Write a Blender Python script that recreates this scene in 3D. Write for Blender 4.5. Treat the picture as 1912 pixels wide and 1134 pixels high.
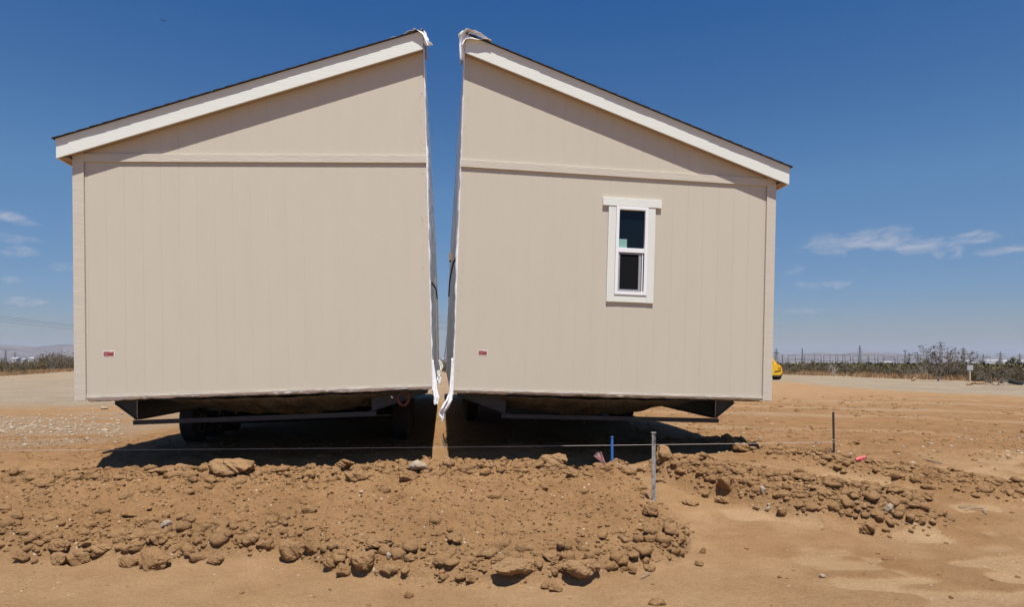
import bpy, bmesh, math, random
import numpy as np
from mathutils import Vector, Matrix
rnd = random.Random(7)
for o in list(bpy.data.objects): bpy.data.objects.remove(o)
C = bpy.context.scene.collection
SC = bpy.context.scene

# ------------------------------------------------------------------ camera
EYE = 1.6
YAW, PITCH, F = 0.1072, 0.0294, 1200.0          # F in pixels of a 1912 px wide picture
CX, CY = 956.0, 637.13
r_ = Vector((math.cos(YAW), -math.sin(YAW), 0))
f0 = Vector((math.sin(YAW), math.cos(YAW), 0)); up = Vector((0, 0, 1))
f_ = f0*math.cos(PITCH) + up*math.sin(PITCH)
u_ = -f0*math.sin(PITCH) + up*math.cos(PITCH)
camd = bpy.data.cameras.new('camera'); cam = bpy.data.objects.new('camera', camd); C.objects.link(cam)
M = Matrix.Identity(4)
for i in range(3):
    M[i][0] = r_[i]; M[i][1] = u_[i]; M[i][2] = -f_[i]
M[2][3] = EYE
cam.matrix_world = M
camd.sensor_width = 36; camd.lens = F/1912*36; camd.shift_y = (CY-567)/1912
camd.clip_start = .05; camd.clip_end = 60000
SC.camera = cam
SC.render.resolution_x = 1024; SC.render.resolution_y = 608

# ------------------------------------------------------------------ light
SUN_TO = Vector((0.034, -0.375, 1.0)).normalized()
elev = math.asin(SUN_TO.z)
sd = bpy.data.lights.new('sun', 'SUN'); sd.energy = 4.6; sd.angle = math.radians(.53); sd.color = (1.0, .955, .89)
sun = bpy.data.objects.new('sun', sd); C.objects.link(sun)
sun.rotation_euler = SUN_TO.to_track_quat('Z', 'Y').to_euler()
SC.view_settings.view_transform = 'Standard'; SC.view_settings.look = 'None'
SC.view_settings.gamma = 1; SC.view_settings.exposure = 0.5

W = bpy.data.worlds.new('World'); SC.world = W; W.use_nodes = True
nt = W.node_tree; nt.nodes.clear()
def N(t, **kw):
    n = nt.nodes.new(t)
    for k, v in kw.items(): setattr(n, k, v)
    return n
def L(a, b): nt.links.new(a, b)
out = N('ShaderNodeOutputWorld'); bg = N('ShaderNodeBackground'); L(bg.outputs[0], out.inputs[0])
bg.inputs[1].default_value = .0655
sky = N('ShaderNodeTexSky'); sky.sky_type = 'NISHITA'; sky.sun_disc = False
sky.sun_elevation = elev; sky.sun_rotation = math.atan2(SUN_TO.x, SUN_TO.y)
sky.altitude = 900; sky.air_density = 1.0; sky.dust_density = .8; sky.ozone_density = 3.0
# clouds: direction -> azimuth / elevation, soft ellipses broken up by noise
tc = N('ShaderNodeTexCoord'); sep = N('ShaderNodeSeparateXYZ'); L(tc.outputs['Generated'], sep.inputs[0])
def MA(op, a, b=None, c=None):
    n = N('ShaderNodeMath', operation=op)
    for i, v in enumerate((a, b, c)):
        if v is None: continue
        if isinstance(v, (int, float)): n.inputs[i].default_value = v
        else: L(v, n.inputs[i])
    return n.outputs[0]
az = MA('ARCTAN2', sep.outputs[0], sep.outputs[1]); el = MA('ARCSINE', sep.outputs[2])
comb = N('ShaderNodeCombineXYZ'); L(az, comb.inputs[0]); L(MA('MULTIPLY', el, 2.2), comb.inputs[1])
nz = N('ShaderNodeTexNoise'); L(comb.outputs[0], nz.inputs['Vector'])
nz.inputs['Scale'].default_value = 22; nz.inputs['Detail'].default_value = 9; nz.inputs['Roughness'].default_value = .66
nz.inputs['Distortion'].default_value = .5
def px_dir(px, py):
    d = r_*((px-CX)/F) + u_*((CY-py)/F) + f_
    return d.normalized()
CL = [(1545, 456, 72, 24, .8), (1600, 448, 45, 22, 1.0), (1655, 445, 50, 22, 1.0), (1725, 460, 70, 16, .9), (1768, 470, 26, 18, 1.1),
      (1825, 443, 55, 12, .95), (1880, 466, 50, 9, .6), (1520, 530, 45, 7, .55), (1545, 532, 60, 10, .65), (1478, 505, 22, 16, .45),
      (1495, 582, 38, 7, .6), (1608, 503, 14, 7, .5), (1575, 514, 14, 6, .45), (1740, 615, 26, 7, .4), (1580, 587, 10, 5, .5),
      (1450, 465, 20, 6, .5), (1330, 470, 120, 12, .7),
      (15, 404, 26, 10, .8), (40, 417, 28, 8, .55), (38, 469, 32, 11, 1.0), (48, 563, 32, 9, 1.0), (122, 498, 34, 9, .5),
      (105, 594, 22, 12, .5), (60, 525, 110, 7, .3), (70, 620, 80, 18, .32), (-60, 440, 90, 16, .9), (-150, 560, 90, 14, .9)]
acc = None
for px, py, sx, sy, a in CL:
    d = px_dir(px, py); a0 = math.atan2(d.x, d.y); e0 = math.asin(d.z)
    dx = MA('MULTIPLY', MA('SUBTRACT', az, a0), F/sx); dy = MA('MULTIPLY', MA('SUBTRACT', el, e0), F/sy)
    q = MA('SUBTRACT', 1.25, MA('ADD', MA('MULTIPLY', dx, dx), MA('MULTIPLY', dy, dy)))
    q = MA('MULTIPLY', MA('MAXIMUM', q, 0), a)
    acc = q if acc is None else MA('MAXIMUM', acc, q)
cm = MA('MULTIPLY', acc, 1.0)
th = MA('ADD', nz.outputs[0], MA('MULTIPLY', MA('MINIMUM', cm, 1.0), .34))
mr = N('ShaderNodeMapRange'); L(th, mr.inputs[0]); mr.inputs[1].default_value = .62; mr.inputs[2].default_value = 1.06
mr.interpolation_type = 'SMOOTHSTEP'
cf = MA('MULTIPLY', mr.outputs[0], MA('MINIMUM', MA('MULTIPLY', cm, 1.5), .42))
mx = N('ShaderNodeMix', data_type='RGBA'); L(cf, mx.inputs[0]); 
hs = N('ShaderNodeHueSaturation'); L(sky.outputs[0], hs.inputs['Color']); hs.inputs['Saturation'].default_value = 1.28
gr = N('ShaderNodeValToRGB'); L(MA('DIVIDE', el, .6), gr.inputs[0]); ge = gr.color_ramp.elements
ge[0].position = .05; ge[0].color = (.63, .57, .62, 1); ge[1].position = 1.0; ge[1].color = (.54, .93, 1.2, 1)
for p_, c_ in ((.16, (.745, .735, .825, 1)), (.42, (1.22, 1.10, 1.04, 1)), (.62, (.98, 1.0, 1.04, 1)), (.85, (.60, .89, 1.08, 1))):
    e_ = ge.new(p_); e_.color = c_
gm = N('ShaderNodeMix', data_type='RGBA', blend_type='MULTIPLY'); gm.inputs[0].default_value = 1; L(hs.outputs[0], gm.inputs[6]); L(gr.outputs[0], gm.inputs[7])
L(gm.outputs[2], mx.inputs[6]); mx.inputs[7].default_value = (8.5, 7.6, 7.4, 1)
L(mx.outputs[2], bg.inputs[0])

# ------------------------------------------------------------------ noise in numpy
def _h(ix, iy, s):
    n = (ix.astype(np.int64)*374761393 + iy.astype(np.int64)*668265263 + s*1442695041) & 0xffffffff
    n = ((n ^ (n >> 13))*1274126177) & 0xffffffff
    n = ((n ^ (n >> 16))*2246822519) & 0xffffffff
    return ((n ^ (n >> 15)) & 0xffffff)/float(0xffffff)
def vn(x, y, s=0):
    ix = np.floor(x); iy = np.floor(y); fx = x-ix; fy = y-iy
    fx = fx*fx*fx*(fx*(fx*6-15)+10); fy = fy*fy*fy*(fy*(fy*6-15)+10)
    a = _h(ix, iy, s); b = _h(ix+1, iy, s); c = _h(ix, iy+1, s); d = _h(ix+1, iy+1, s)
    return (a+(b-a)*fx)+((c+(d-c)*fx)-(a+(b-a)*fx))*fy
def fbm(x, y, s=0, o=4, g=.5):
    t = 0; a = 1; n = 0
    for i in range(o):
        t = t + a*vn(x*2**i+i*17.3, y*2**i-i*9.1, s+i); n += a; a *= g
    return t/n*2-1
def cells(x, y, s, keep):
    "embedded lumps: flattened domes, each with its own size and tilt"
    ix = np.floor(x); iy = np.floor(y); best = np.zeros_like(x)
    for i in (-1, 0, 1):
        for j in (-1, 0, 1):
            cx = ix+i; cy = iy+j
            jx = cx+.15+.7*_h(cx, cy, s); jy = cy+.15+.7*_h(cx, cy, s+1)
            r = .18+.42*_h(cx, cy, s+2)**1.5; e = .6+.8*_h(cx, cy, s+4)
            on = _h(cx, cy, s+3) < keep
            q = 1-(((x-jx)*e)**2+((y-jy)/e)**2)/(r*r)
            v = np.sqrt(np.maximum(q, 0))*r*(1+.5*(x-jx)/r*( _h(cx, cy, s+5)-.5))
            best = np.maximum(best, np.where(on, v, 0))
    return best
def ss(a, b, t):
    t = np.clip((t-a)/(b-a), 0, 1); return t*t*(3-2*t)

def ray(px, py):
    return r_*((px-CX)/F) + u_*((CY-py)/F) + f_
def GZ(px, py, z):
    d = ray(px, py); t = (z-EYE)/d.z; return Vector((d.x*t, d.y*t, z))
def PD(px, py, D):
    d = ray(px, py)*D; return Vector((d.x, d.y, EYE+d.z))

# ------------------------------------------------------------------ terrain height
EDGE = [(-900, 1040), (-300, 1050), (0, 1058), (150, 1052), (300, 1066), (420, 1058), (520, 1055), (620, 1078), (760, 1086), (900, 1096),
        (1010, 1110), (1110, 1104), (1190, 1080), (1260, 1050), (1300, 1015)]
_e = [GZ(a, b, 0.0) for a, b in EDGE]
EX = np.array([p.x for p in _e]+[2.05, 2.25]); EY = np.array([p.y for p in _e]+[6.3, 7.35])
def zones(x, y):
    yf = np.interp(x, EX, EY)+.16*fbm(x*1.6, y*.3, 5, 3)
    yf = np.where(x > 2.2, 8.0, yf)
    inb = ss(-.02, .16, y-yf)*(1-ss(1.9, 2.5, x+.25*fbm(y*1.3, x, 3)))
    berm = inb*(1-ss(7.62, 7.88, y+.15*fbm(x*1.2, y*.5, 9)))
    # second pile and the bank at the right
    wob = .35*fbm(x*1.3, y*1.3, 21, 3)
    q1 = 1-(((x-3.6)/1.35)**2+((y-(7.0-.72*(x-2.85)))/.78)**2)+wob
    pile = ss(0, .5, q1)
    # bank running from the black stake to the right edge
    yb = 7.96-1.035*(x-4.55)
    q3 = 1-((y-yb)/.65)**2+wob
    bank = ss(0, .6, q3)*ss(3.3, 4.6, x)*(1-ss(9.5, 11, x))
    return yf, inb, berm, pile, bank
def height(x, y):
    x = np.asarray(x, float); y = np.asarray(y, float)
    yf, inb, berm, pile, bank = zones(x, y)
    D = np.hypot(x, y)
    z = .33*ss(4.5, 8.35, y)
    z = z + .05*fbm(x*.35, y*.35, 31, 3)*ss(3.5, 6, y)*(1-ss(20, 60, D)*.3)
    z = z + .012*fbm(x*2.2, y*2.2, 33, 3)
    lump = .5+.5*fbm(x*1.1, y*1.1, 41, 4)
    z = z + berm*(.115-.085*ss(5.5, 7.2, y)+.05*lump*ss(0, .9, y-yf)*(1-.4*ss(6.8, 7.4, y))+.06*fbm(x*1.9, y*1.9, 43, 3)*(1-ss(6.6, 7.2, y))+.02*ss(6.9, 7.4, y))
    z = z + pile*(.07+.15*lump) + bank*(.03+.10*lump)
    # trench behind the berm, shallow, with a deeper pit
    tr = ss(7.78, 7.95, y)*(1-ss(8.3, 8.9, y))*ss(-6.2, -5.2, x)*(1-ss(2.4, 3.0, x))
    z = z - tr*(.12+.05*fbm(x*1.4, y, 51, 3))
    pit = np.exp(-(((x-1.67)/.31)**2+((y-7.86)/.40)**2)**2)
    z = z - .75*pit
    # heaps under the right half
    z = z + .10*np.exp(-((x-3.75)**2/.5+(y-8.9)**2/.5)) + .08*np.exp(-((x-1.0)**2/.25+(y-8.65)**2/.4))
    # wheel ruts and shallow tracks at the right
    rut = np.sin((x*.52+y*.85)*2.1+1.5*fbm(x*.4, y*.4, 61, 2))
    z = z + .012*rut*ss(8.7, 10.4, y)*(1-ss(17, 22, y))*ss(3, 5, x)
    rub = np.clip(berm+pile+.8*bank, 0, 1)
    mid = ss(7.75, 8.2, y)*(1-ss(9.6, 13, y))*.5
    near = (y < 24)
    ft = np.clip(np.exp(-((y-yf-.2)/.3)**2)+np.exp(-((y-7.4)/.3)**2)+pile, 0, 1)
    z = z + rub*(.05*ft*cells(x*3.1, y*3.1, 71, .35) + (.008+.065*ft)*cells(x*6.3, y*6.3, 75, .5)+(.042+.02*ft)*cells(x*12, y*12, 79, .45)
        +.014*fbm(x*6, y*6, 82, 3)+.020*np.maximum(fbm(x*15, y*17, 83, 3), -.1)+.030*np.abs(fbm(x*22, y*24, 89, 2)))
    loose = np.clip(.12+.9*ss(.05, .5, fbm(x*.9, y*.9, 87, 3)), 0, 1)*(1-rub)
    fine = (1-ss(12, 25, y))
    z = z + fine*loose*(.02*cells(x*8, y*8, 91, .3)+.008*fbm(x*16, y*16, 93, 2))
    z = z + fine*mid*(.07*cells(x*4, y*4, 95, .35)+.05*cells(x*9, y*9, 96, .4)+.03*fbm(x*3, y*3, 98, 3))
    # soft foot-prints and tyre pads low at the right
    fp = ss(2.0, 3.2, x)*ss(.12, .34, fbm(x*2.4, y*3.0, 97, 2))*(1-rub)*(1-ss(7, 8.7, y))
    z = z - .013*fp
    crum = ss(2.0, 3.6, x)*(1-fp)*(1-rub)*(1-ss(8, 10, y))*ss(-.3, .3, fbm(x*.8, y*.8, 131, 3))
    z = z + crum*(.036*cells(x*9, y*9, 133, .45)+.022*np.abs(fbm(x*20, y*20, 135, 2)))
    # long-distance shape: the plain falls away beyond the scrub
    sl = .0032+.0037*ss(-20, 60, x-.06*y)
    z = z - sl*np.maximum(D-83, 0)*(D < 1e9)
    z = z + .5*fbm(x*.004, y*.004, 99, 2)*ss(150, 500, D)
    return z
def H(x, y): return float(height(np.array([x]), np.array([y]))[0])
def GH(px, py):
    "first point where the sight line meets the ground"
    d = ray(px, py); t = np.geomspace(4.2, 90, 1400)
    X, Y, Z = d.x*t, d.y*t, EYE+d.z*t; k = np.nonzero(Z < height(X, Y))[0]
    k = k[0] if len(k) else len(t)-1
    return Vector((X[k], Y[k], H(X[k], Y[k])))

def GC(px, py):
    "as GH, but kept on the sunny crest of the berm instead of the trench behind it"
    p = GH(px, py)
    if 7.45 < p.y < 9.2 and px < 1300:
        k = 7.45/p.y; p = Vector((p.x*k, 7.45, H(p.x*k, 7.45)))
    return p
# ------------------------------------------------------------------ materials
def mat(name, col, rough=.8, metal=0, noise=0, nscale=5, bump=0, bscale=40, spec=.5, vec='Object', stretch=None, col2=None, detail=5, coat=0):
    m = bpy.data.materials.new(name); m.use_nodes = True
    t = m.node_tree; b = t.nodes['Principled BSDF']
    b.inputs['Base Color'].default_value = (*col, 1); b.inputs['Roughness'].default_value = rough
    b.inputs['Metallic'].default_value = metal; b.inputs['Specular IOR Level'].default_value = spec
    if coat: b.inputs['Coat Weight'].default_value = coat
    tcn = t.nodes.new('ShaderNodeTexCoord'); v = tcn.outputs[vec]
    if stretch:
        mp = t.nodes.new('ShaderNodeMapping'); mp.inputs['Scale'].default_value = stretch; t.links.new(v, mp.inputs[0]); v = mp.outputs[0]
    if noise or col2:
        n = t.nodes.new('ShaderNodeTexNoise'); n.inputs['Scale'].default_value = nscale; n.inputs['Detail'].default_value = detail
        n.inputs['Roughness'].default_value = .6
        t.links.new(v, n.inputs['Vector'])
        r = t.nodes.new('ShaderNodeValToRGB'); t.links.new(n.outputs[0], r.inputs[0])
        c2 = col2 or tuple(c*(1-noise) for c in col); c1 = tuple(min(1, c*(1+noise*.6)) for c in col) if noise else col
        r.color_ramp.elements[0].position = .32; r.color_ramp.elements[1].position = .68
        r.color_ramp.elements[0].color = (*c2, 1); r.color_ramp.elements[1].color = (*c1, 1)
        t.links.new(r.outputs[0], b.inputs['Base Color'])
    if bump:
        n2 = t.nodes.new('ShaderNodeTexNoise'); n2.inputs['Scale'].default_value = bscale; n2.inputs['Detail'].default_value = 6
        t.links.new(v, n2.inputs['Vector'])
        bp = t.nodes.new('ShaderNodeBump'); bp.inputs['Distance'].default_value = bump; bp.inputs['Strength'].default_value = 1
        t.links.new(n2.outputs[0], bp.inputs['Height']); t.links.new(bp.outputs[0], b.inputs['Normal'])
    return m

def soil_mat(name='soil', const=None):
    m = bpy.data.materials.new(name); m.use_nodes = True
    t = m.node_tree; b = t.nodes['Principled BSDF']; b.inputs['Roughness'].default_value = .95; b.inputs['Specular IOR Level'].default_value = .15
    nn = t.nodes.new; lk = t.links.new
    g = nn('ShaderNodeNewGeometry'); at = nn('ShaderNodeAttribute'); at.attribute_name = 'zone'
    sp = nn('ShaderNodeSeparateColor')
    if const: sp.inputs[0].default_value = (*const, 1)
    else: lk(at.outputs['Color'], sp.inputs[0])
    def noise(s, d=6, r=.6):
        n = nn('ShaderNodeTexNoise'); n.inputs['Scale'].default_value = s; n.inputs['Detail'].default_value = d; n.inputs['Roughness'].default_value = r
        lk(g.outputs['Position'], n.inputs['Vector']); return n.outputs[0]
    def ramp(x, p0, c0, p1, c1):
        r = nn('ShaderNodeValToRGB'); lk(x, r.inputs[0]); e = r.color_ramp.elements
        e[0].position = p0; e[0].color = (*c0, 1); e[1].position = p1; e[1].color = (*c1, 1); return r.outputs[0]
    def mix(f, a, c, mode='MIX'):
        x = nn('ShaderNodeMix'); x.data_type = 'RGBA'; x.blend_type = mode
        if isinstance(f, (int, float)): x.inputs[0].default_value = f
        else: lk(f, x.inputs[0])
        for i, v in ((6, a), (7, c)):
            if isinstance(v, tuple): x.inputs[i].default_value = (*v, 1)
            else: lk(v, x.inputs[i])
        return x.outputs[2]
    sand = ramp(noise(1.3, 8, .65), .3, SAND0, .7, SAND1)
    spoil = ramp(noise(2.6, 9, .68), .3, SPOIL0, .7, SPOIL1)
    pale = ramp(noise(.5, 9, .7), .3, PALE0, .72, PALE1)
    c = mix(sp.outputs[1], sand, spoil)
    c = mix(sp.outputs[0], c, pale)
    fine = ramp(noise(55, 6, .7), .25, (.78, .77, .76), .75, (1.18, 1.18, 1.18))
    c = mix(1.0, c, fine, 'MULTIPLY')
    # white gravel specks
    vo = nn('ShaderNodeTexVoronoi'); vo.inputs['Scale'].default_value = 34; lk(g.outputs['Position'], vo.inputs['Vector'])
    sc = nn('ShaderNodeSeparateColor'); lk(vo.outputs['Color'], sc.inputs[0])
    th = nn('ShaderNodeMath'); th.operation = 'GREATER_THAN'
    lim = nn('ShaderNodeMath'); lim.operation = 'MULTIPLY_ADD'; lk(sp.outputs[2], lim.inputs[0]); lim.inputs[1].default_value = -.30; lim.inputs[2].default_value = .9985
    lk(sc.outputs[0], th.inputs[0]); lk(lim.outputs[0], th.inputs[1])
    d = nn('ShaderNodeMath'); d.operation = 'LESS_THAN'; lk(vo.outputs['Distance'], d.inputs[0]); d.inputs[1].default_value = .33
    ml = nn('ShaderNodeMath'); ml.operation = 'MULTIPLY'; lk(th.outputs[0], ml.inputs[0]); lk(d.outputs[0], ml.inputs[1])
    c = mix(ml.outputs[0], c, (.50, .42, .33))
    lk(c, b.inputs['Base Color'])
    b1 = nn('ShaderNodeBump'); b1.inputs['Distance'].default_value = .045; b1.inputs['Strength'].default_value = .8; lk(noise(32, 8, .7), b1.inputs['Height'])
    b2 = nn('ShaderNodeBump'); b2.inputs['Distance'].default_value = .012; b2.inputs['Strength'].default_value = .6; lk(noise(110, 5, .7), b2.inputs['Height'])
    lk(b1.outputs[0], b2.inputs['Normal']); lk(b2.outputs[0], b.inputs['Normal'])
    return m
SAND0, SAND1 = (.335, .200, .097), (.445, .293, .156)
SPOIL0, SPOIL1 = (.228, .122, .052), (.330, .188, .084)
PALE0, PALE1 = (.235, .180, .118), (.330, .270, .190)
M_soil = soil_mat()
M_clod = soil_mat('clod_soil', (0, .75, 0)); M_clod2 = soil_mat('pale_clod_soil', (0, .5, 0))
M_stone = mat('pale_stone', (.38, .30, .215), .8, noise=.3, nscale=9, bump=.004, bscale=60)
M_siding = mat('beige_siding', (.54, .487, .392), .75, noise=.018, nscale=.5, bump=.0006, bscale=9, spec=.3, stretch=(9, 9, 2.5))
M_trimb = mat('beige_trim', (.555, .505, .415), .75, noise=.05, nscale=2, bump=.003, bscale=9, spec=.3, stretch=(1, 12, 12))
M_white = mat('offwhite_fascia', (.715, .73, .665), .65, noise=.03, nscale=2, bump=.002, bscale=8, spec=.35, stretch=(1.2, 14, 14))
M_whitev = mat('offwhite_trim', (.70, .715, .65), .65, noise=.03, nscale=2, bump=.0012, bscale=9, spec=.35, stretch=(14, 14, 1.2))
M_soffit = mat('brown_soffit', (.36, .27, .20), .8, noise=.1)
M_vinyl = mat('white_vinyl', (.82, .82, .82), .35)
M_shingle = mat('dark_shingle', (.035, .028, .026), .95, noise=.5, nscale=60, bump=.003, bscale=300)
M_plastic = mat('white_plastic', (.82, .83, .85), .4, bump=.03, bscale=5, nscale=1.7, col2=(.60, .62, .66), detail=9)
M_plasticw = mat('bright_plastic', (.84, .84, .84), .4, bump=.006, bscale=14)
M_belly = mat('belly_tarp', (.06, .054, .046), .36, noise=.35, nscale=3, bump=.05, bscale=5, stretch=(2.2, 1, 1))
M_lip = mat('cream_rim', (.60, .55, .46), .6, noise=.15, nscale=3, bump=.006, bscale=12, stretch=(1, 6, 6))
M_steel = mat('painted_steel', (.022, .026, .034), .38, metal=.3, noise=.25, nscale=6, bump=.0008, bscale=30)
M_tyre = mat('tyre_rubber', (.022, .022, .024), .85, noise=.2, nscale=8)
M_rim = mat('wheel_rim', (.12, .12, .12), .5, metal=.6)
M_glass = mat('dark_glass', (.004, .008, .012), .05, spec=.3)
M_screen = mat('insect_screen', (.006, .007, .008), .8, spec=.12)
M_alu = mat('screen_frame', (.36, .36, .37), .5, metal=.3)
M_sticker = mat('green_sticker', (.20, .38, .33), .6)
M_red = mat('red_label', (.30, .045, .05), .5, noise=.25, nscale=30)
M_wood = mat('raw_lumber', (.36, .21, .10), .8, noise=.3, nscale=6, stretch=(8, 8, 1))
M_galv = mat('worn_stake', (.46, .45, .42), .6, noise=.0, col2=(.03, .028, .026), nscale=26, bump=.002, bscale=60, stretch=(1, 1, .45), detail=9)
M_blue = mat('blue_paint', (.03, .16, .48), .5, noise=.15, nscale=20)
M_black = mat('rusty_black', (.022, .018, .017), .8, noise=.4, nscale=20)
M_string = mat('pale_string', (.55, .46, .42), .7)
M_pink = mat('pink_plastic', (.68, .14, .15), .5, noise=.1)
M_pinkl = mat('pink_bristle', (.72, .42, .42), .6)
M_orange = mat('orange_cable', (.20, .055, .03), .6)
M_yellow = mat('yellow_paint', (.75, .43, .008), .35, noise=.05, coat=.3)
M_bark = mat('grey_twig', (.22, .185, .15), .9, noise=.3, nscale=4)
M_barkp = mat('pale_twig', (.40, .35, .29), .9, noise=.2, nscale=4)
M_leaf = mat('creosote_leaf', (.108, .086, .038), .8, noise=.45, nscale=.9, spec=.2, vec='Object')
M_leaf2 = mat('brown_leaf', (.125, .088, .045), .85, noise=.4, nscale=.8, spec=.2)
M_leafg = mat('dry_grey_leaf', (.125, .105, .082), .85, noise=.35, nscale=3, spec=.2)
M_josh = mat('joshua_leaf', (.10, .105, .06), .8, noise=.4, nscale=4)
M_grass = mat('dry_grass', (.27, .16, .075), .9, noise=.4, nscale=.5, vec='Object')
M_pylon = mat('galvanised_lattice', (.16, .165, .17), .6, metal=.2)
M_bldw = mat('white_building', (.36, .36, .37), .8)
M_bldt = mat('tan_building', (.40, .34, .27), .8)
M_bldr = mat('grey_roof', (.25, .24, .23), .8)
M_mtn = mat('desert_mountain', (.14, .11, .095), .95, noise=.5, nscale=.0022, vec='Object', detail=8)
M_bird = mat('bird_feather', (.05, .05, .05), .8)

# ------------------------------------------------------------------ mesh builder
class MB:
    def __init__(s): s.v = []; s.f = []
    def add(s, vs, fs):
        n = len(s.v); s.v.extend([tuple(v) for v in vs]); s.f.extend([tuple(i+n for i in f) for f in fs]); return s
    def box(s, x0, x1, y0, y1, z0, z1, M=None):
        if x0 > x1: x0, x1 = x1, x0
        vs = [Vector((x, y, z)) for z in (z0, z1) for y in (y0, y1) for x in (x0, x1)]
        if M is not None: vs = [M @ v for v in vs]
        return s.add(vs, [(0, 2, 3, 1), (4, 5, 7, 6), (0, 1, 5, 4), (2, 6, 7, 3), (0, 4, 6, 2), (1, 3, 7, 5)])
    def prism(s, poly, y0, y1):
        "polygon in x,z extruded along y"
        n = len(poly)
        vs = [(x, y0, z) for x, z in poly]+[(x, y1, z) for x, z in poly]
        fs = [tuple(range(n)), tuple(range(2*n-1, n-1, -1))]
        fs += [(i, n+i, n+(i+1) % n, (i+1) % n) for i in range(n)]
        return s.add(vs, fs)
    def tube(s, pts, r, k=6, caps=True):
        pts = [Vector(p) for p in pts]; rr = r if isinstance(r, (list, tuple)) else [r]*len(pts)
        base = len(s.v); prev = None
        for i, p in enumerate(pts):
            d = (pts[min(i+1, len(pts)-1)]-pts[max(i-1, 0)])
            if d.length < 1e-9: d = Vector((0, 0, 1))
            d.normalize()
            a = prev if prev is not None else (Vector((0, 0, 1)) if abs(d.z) < .9 else Vector((1, 0, 0)))
            a = (a-d*a.dot(d)).normalized(); prev = a; b = d.cross(a)
            for j in range(k):
                t = 2*math.pi*j/k; s.v.append(tuple(p+(a*math.cos(t)+b*math.sin(t))*rr[i]))
        for i in range(len(pts)-1):
            for j in range(k):
                s.f.append((base+i*k+j, base+i*k+(j+1) % k, base+(i+1)*k+(j+1) % k, base+(i+1)*k+j))
        if caps:
            s.f.append(tuple(base+j for j in range(k-1, -1, -1))); e = base+(len(pts)-1)*k; s.f.append(tuple(e+j for j in range(k)))
        return s
    def lathe(s, prof, k=32, axis='X', c=(0, 0, 0)):
        base = len(s.v)
        for a, r in prof:
            for j in range(k):
                t = 2*math.pi*j/k; p = (a, r*math.cos(t), r*math.sin(t)) if axis == 'X' else (r*math.cos(t), r*math.sin(t), a)
                s.v.append((p[0]+c[0], p[1]+c[1], p[2]+c[2]))
        for i in range(len(prof)-1):
            for j in range(k):
                s.f.append((base+i*k+j, base+i*k+(j+1) % k, base+(i+1)*k+(j+1) % k, base+(i+1)*k+j))
        return s
    def grid(s, fn, nu, nv):
        base = len(s.v)
        for i in range(nu+1):
            for j in range(nv+1): s.v.append(tuple(fn(i/nu, j/nv)))
        for i in range(nu):
            for j in range(nv):
                a = base+i*(nv+1)+j; s.f.append((a, a+nv+1, a+nv+2, a+1))
        return s
    def gridv(s, fn, nu, nv):
        I, J = np.meshgrid(np.arange(nu+1)/nu, np.arange(nv+1)/nv, indexing='ij'); a, b, c = fn(I.ravel(), J.ravel())
        base = len(s.v); s.v.extend(zip(a.tolist(), b.tolist(), c.tolist()))
        for i in range(nu):
            for j in range(nv):
                q = base+i*(nv+1)+j; s.f.append((q, q+nv+1, q+nv+2, q+1))
        return s
    def build(s, name, m, parent=None, smooth=False, bevel=0, solid=0):
        me = bpy.data.meshes.new(name); me.from_pydata(s.v, [], s.f); me.materials.append(m)
        bm = bmesh.new(); bm.from_mesh(me); bmesh.ops.recalc_face_normals(bm, faces=bm.faces); bm.to_mesh(me); bm.free()
        if smooth: me.polygons.foreach_set('use_smooth', [True]*len(me.polygons))
        o = bpy.data.objects.new(name, me); C.objects.link(o)
        if parent is not None: o.parent = parent
        if solid:
            md = o.modifiers.new('solid', 'SOLIDIFY'); md.thickness = solid; md.offset = 0
        if bevel:
            md = o.modifiers.new('bevel', 'BEVEL'); md.width = bevel; md.segments = 2; md.limit_method = 'ANGLE'
        return o
def tag(o, label=None, cat=None, group=None, kind=None):
    if label: o['label'] = label
    if cat: o['category'] = cat
    if group: o['group'] = group
    if kind: o['kind'] = kind
    return o
def empty(name, loc=(0, 0, 0), rz=0):
    o = bpy.data.objects.new(name, None); C.objects.link(o); o.location = loc; o.rotation_euler = (0, 0, rz); o.empty_display_size = .1; return o
def rawmesh(name, v, f, m, k=4):
    me = bpy.data.meshes.new(name); v = np.asarray(v, np.float32); f = np.asarray(f, np.int32)
    me.vertices.add(len(v)); me.vertices.foreach_set('co', v.ravel())
    me.loops.add(f.size); me.loops.foreach_set('vertex_index', f.ravel())
    me.polygons.add(len(f)); me.polygons.foreach_set('loop_start', np.arange(len(f), dtype=np.int32)*k)
    me.update(calc_edges=True); me.materials.append(m)
    o = bpy.data.objects.new(name, me); C.objects.link(o); return o

# ------------------------------------------------------------------ ground sheet
def axis(a, b, st, lo, hi, g):
    c = list(np.arange(a, b, st)); s = st; x = c[-1]
    while x < hi: s *= g; x += s; c.append(x)
    s = st; x = a; l = []
    while x > lo: s *= g; x -= s; l.append(x)
    return np.array(l[::-1]+c)
gx = axis(-6.4, 8.6, .023, -12000, 12000, 1.07)
gy = axis(3.9, 9.3, .0165, -60, 12000, 1.035)
XX, YY = np.meshgrid(gx, gy, indexing='ij')
ZZ = height(XX.ravel(), YY.ravel())
nx, ny = len(gx), len(gy)
idx = np.arange(nx*ny).reshape(nx, ny)
fc = np.stack([idx[:-1, :-1], idx[1:, :-1], idx[1:, 1:], idx[:-1, 1:]], -1).reshape(-1, 4)
ground = rawmesh('ground', np.stack([XX.ravel(), YY.ravel(), ZZ], -1), fc, M_soil)
tag(ground, kind='structure')
x = XX.ravel(); y = YY.ravel()
yf, inb, berm, pile, bank = zones(x, y)
rub = np.clip(berm+pile+bank, 0, 1)
wb = fbm(x*.25, y*.25, 111, 4)
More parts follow.
